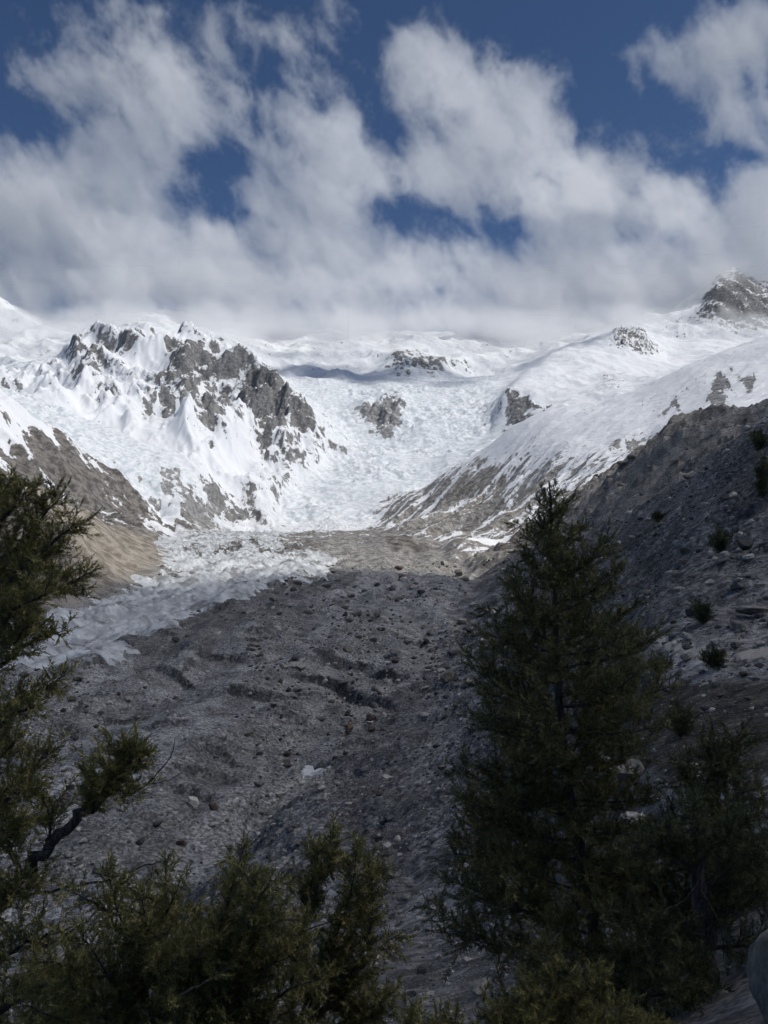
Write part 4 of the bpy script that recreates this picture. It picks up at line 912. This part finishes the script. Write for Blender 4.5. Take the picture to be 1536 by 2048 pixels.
special(1475, 1262, 56, M_RG, 'low grey slab under the long flat boulder', 416, squash=.5)
special(1470, 1300, 34, M_RD, 'dark round boulder beside the footpath near the right edge', 417)
special(1330, 1350, 20, M_RP, 'small white stone below the footpath beside the low brown shrub', 418)
special(960, 1990, 64, M_RP, 'pale boulder under the lower branches of the tall juniper', 419)
special(1490, 1100, 44, M_RD, 'dark overhanging boulder on the upper right slope', 420)
special(450, 1240, 16, M_RG, 'small grey boulder on the dark rubble beside the white ice', 421)
# scatter
N = 60000
ri = rr.integers(0, NR-1, N*4); cj = rr.integers(4, NC-4, N*4)
w_row = np.gradient(-(1024-1536*np.minimum(RM, .3)), axis=0)      # how tall each row shows in the photo
keep = VIS[ri, cj] & (np.abs(U[cj]) < .52) & (Y[ri, cj] > 9) & (Y[ri, cj] < 1500)
ri, cj = ri[keep], cj[keep]; sx_ = px[ri, cj]; sy2 = 1024-1536*EZ[ri, cj]
wt = np.abs(w_row[ri, cj]); wt = np.clip(wt, 0, 12)
reg = REG[ri, cj]; de = np.where(reg == 0, .55, np.where(reg == 3, .5, np.where(reg == 1, .35, .0)))
de = de*(1-ICE[ri, cj])
de *= 1+2.2*np.exp(-((sx_-1470)/110)**2-((sy2-1210)/110)**2)+1.6*np.exp(-((sx_-860)/90)**2-((sy2-1340)/70)**2)+1.2*np.exp(-((sx_-420)/160)**2-((sy2-1700)/70)**2)
de *= np.clip(.5+1.6*fbm(X[ri, cj], Y[ri, cj], np.clip(Y[ri, cj]*.12, 2, 90), 3), .05, 2)
prb = wt*de; prb /= prb.sum(); sel = rr.choice(len(ri), size=min(24000, len(ri)), replace=False, p=prb); ri, cj, reg = ri[sel], cj[sel], reg[sel]
jx = U[cj]+rr.uniform(-.5, .5, len(cj))*(U[1]-U[0]); jd = np.exp(Sg[ri]+rr.random(len(ri))*(Sg[ri+1]-Sg[ri])); gx2 = jx*jd; gz2 = ground_v(gx2, jd)
ap = 2.1*(1-rr.random(len(ri)))**(-1/1.9); ap = np.clip(ap, 2.1, 24)                  # apparent width in photo pixels
size = ap*jd/1536; order = np.argsort(-ap); top = order[:270]; rest = order[270:]
BV = [rock_mesh('boulder', 500+i, 2, m_) for i, m_ in enumerate([M_RG, M_RP, M_RP, M_RG, M_RD, M_RG, M_RB, M_RG])]
tone_ = {M_RG.name: 'grey', M_RP.name: 'pale', M_RD.name: 'dark', M_RB.name: 'brown'}
for q in top:
    me_ = BV[rr.integers(0, len(BV))]; xq, yq = 768+1536*gx2[q]/jd[q], 1024-1536*gz2[q]/jd[q]; tn = tone_[me_.materials[0].name]; big_ = 'large' if ap[q] > 9 else 'small'
    if reg[q] == 3:
        grp = 'boulders on the glacier'; lab = f'{big_} {tn} boulder on the rubble of the glacier '+('near the white ice' if yq < 1330 else 'beside the left juniper' if xq < 330 else 'beside the trench' if xq > 620 else 'in mid glacier' if yq < 1520 else 'above the bottom bushes')
    else:
        grp = 'boulders on the scree slope'; lab = f'{big_} {tn} boulder '+('on the far moraine wall' if reg[q] == 1 else 'on the upper scree right of the tall juniper' if xq > 1180 and yq < 1200 else 'around the footpath at the right' if xq > 1180 and yq < 1420 else 'low behind the right-hand junipers' if xq > 1180 else 'on the scree beside the trench' if yq < 1480 else 'on the lower scree left of the tall juniper')
    place_rock(me_, (gx2[q], jd[q], gz2[q]), size[q], lab, grp, rr)
bm = bmesh.new(); bmesh.ops.create_icosphere(bm, subdivisions=1, radius=1.0); iv = np.array([v.co[:] for v in bm.verts]); ifc = np.array([[v.index for v in f.verts] for f in bm.faces]); bm.free()
rr.shuffle(rest)
for nm, mt, lo_, hi_ in (('rubble', M_RG, 0, .40), ('pale_rubble', M_RP, .40, .78), ('dark_rubble', M_RD, .78, 1)):
    q = rest[int(len(rest)*lo_):int(len(rest)*hi_)]; m_ = len(q)
    jit = iv[None]*(1+rr.normal(0, .22, (m_, len(iv), 1))); an = rr.uniform(0, 6.28, m_); c_, s_ = np.cos(an)[:,None], np.sin(an)[:,None]
    sxyz = rr.uniform(.7, 1.3, (m_, 1, 3))*np.array((1, .8, .6)); jit = jit*sxyz
    xx = jit[...,0]*c_-jit[...,1]*s_; yy_ = jit[...,0]*s_+jit[...,1]*c_; zz = jit[...,2]+.15*xx
    Vq = np.stack([xx, yy_, zz], -1)*(size[q]*.5)[:,None,None]+np.stack([gx2[q], jd[q], gz2[q]+size[q]*.08], -1)[:,None]
    Fq = (ifc[None]+(np.arange(m_)*len(iv))[:,None,None]).reshape(-1, 3)
    link(nm, make_mesh(nm, Vq.reshape(-1, 3), Fq), mt, kind='stuff', label={'rubble': 'grey loose stones strewn over scree and glacier', 'pale_rubble': 'pale loose stones strewn over scree and glacier', 'dark_rubble': 'dark loose stones strewn over scree and glacier'}[nm])
print('rocks', time.time()-T0)
# ------------------------------------------------------------------ footpath and snow patches, draped on the ground
def drape(name, outline, n_, mat, lift, **kw):
    """sheet over the ground inside a photo outline"""
    o_ = np.array(outline, float); x0, x1 = o_[:,0].min(), o_[:,0].max(); y0, y1 = o_[:,1].min(), o_[:,1].max()
    gx, gy = np.meshgrid(np.linspace(x0, x1, n_*2), np.linspace(y0, y1, n_)); sd = poly_sd(gx, gy, outline)+1.5*perlin(gx/9, gy/5)
    P3 = np.array([hit(a_, b_) for a_, b_ in zip(gx.ravel(), gy.ravel())])
    cdep = np.median(P3[:,1]); P3[:,2] = ground_v(P3[:,0], P3[:,1])+lift*np.clip(sd.ravel()/3, -.6, 1)
    id_ = np.arange(gx.size).reshape(gx.shape); q = np.stack([id_[:-1,:-1], id_[1:,:-1], id_[1:,1:], id_[:-1,1:]], -1).reshape(-1, 4)
    ok = (sd.ravel()[q] > -2).all(1); me = make_mesh(name, P3, q[ok]); me.polygons.foreach_set('use_smooth', np.ones(len(me.polygons), bool)); return link(name, me, mat, **kw)
M_PATH = mat_plain('path_dirt', c4(.27, .25, .225), c4(.40, .375, .34), 6.0)
M_SN = mat_plain('old_snow', c4(.50, .51, .52), c4(.66, .67, .68), .6)
drape('footpath', [(1285,1262),(1330,1284),(1400,1304),(1470,1312),(1540,1300),(1560,1316),(1470,1330),(1400,1324),(1330,1308),(1280,1284)], 40, M_PATH, .06, kind='structure', label='pale trodden footpath crossing the slope at the right')
drape('snow_patch', [(602,1545),(612,1537),(640,1538),(664,1537),(655,1546),(630,1552),(606,1559)], 26, M_SN, .5, label='white snow patch lying in the trench at the foot of the scree', category='snow patch')
print('done', time.time()-T0)
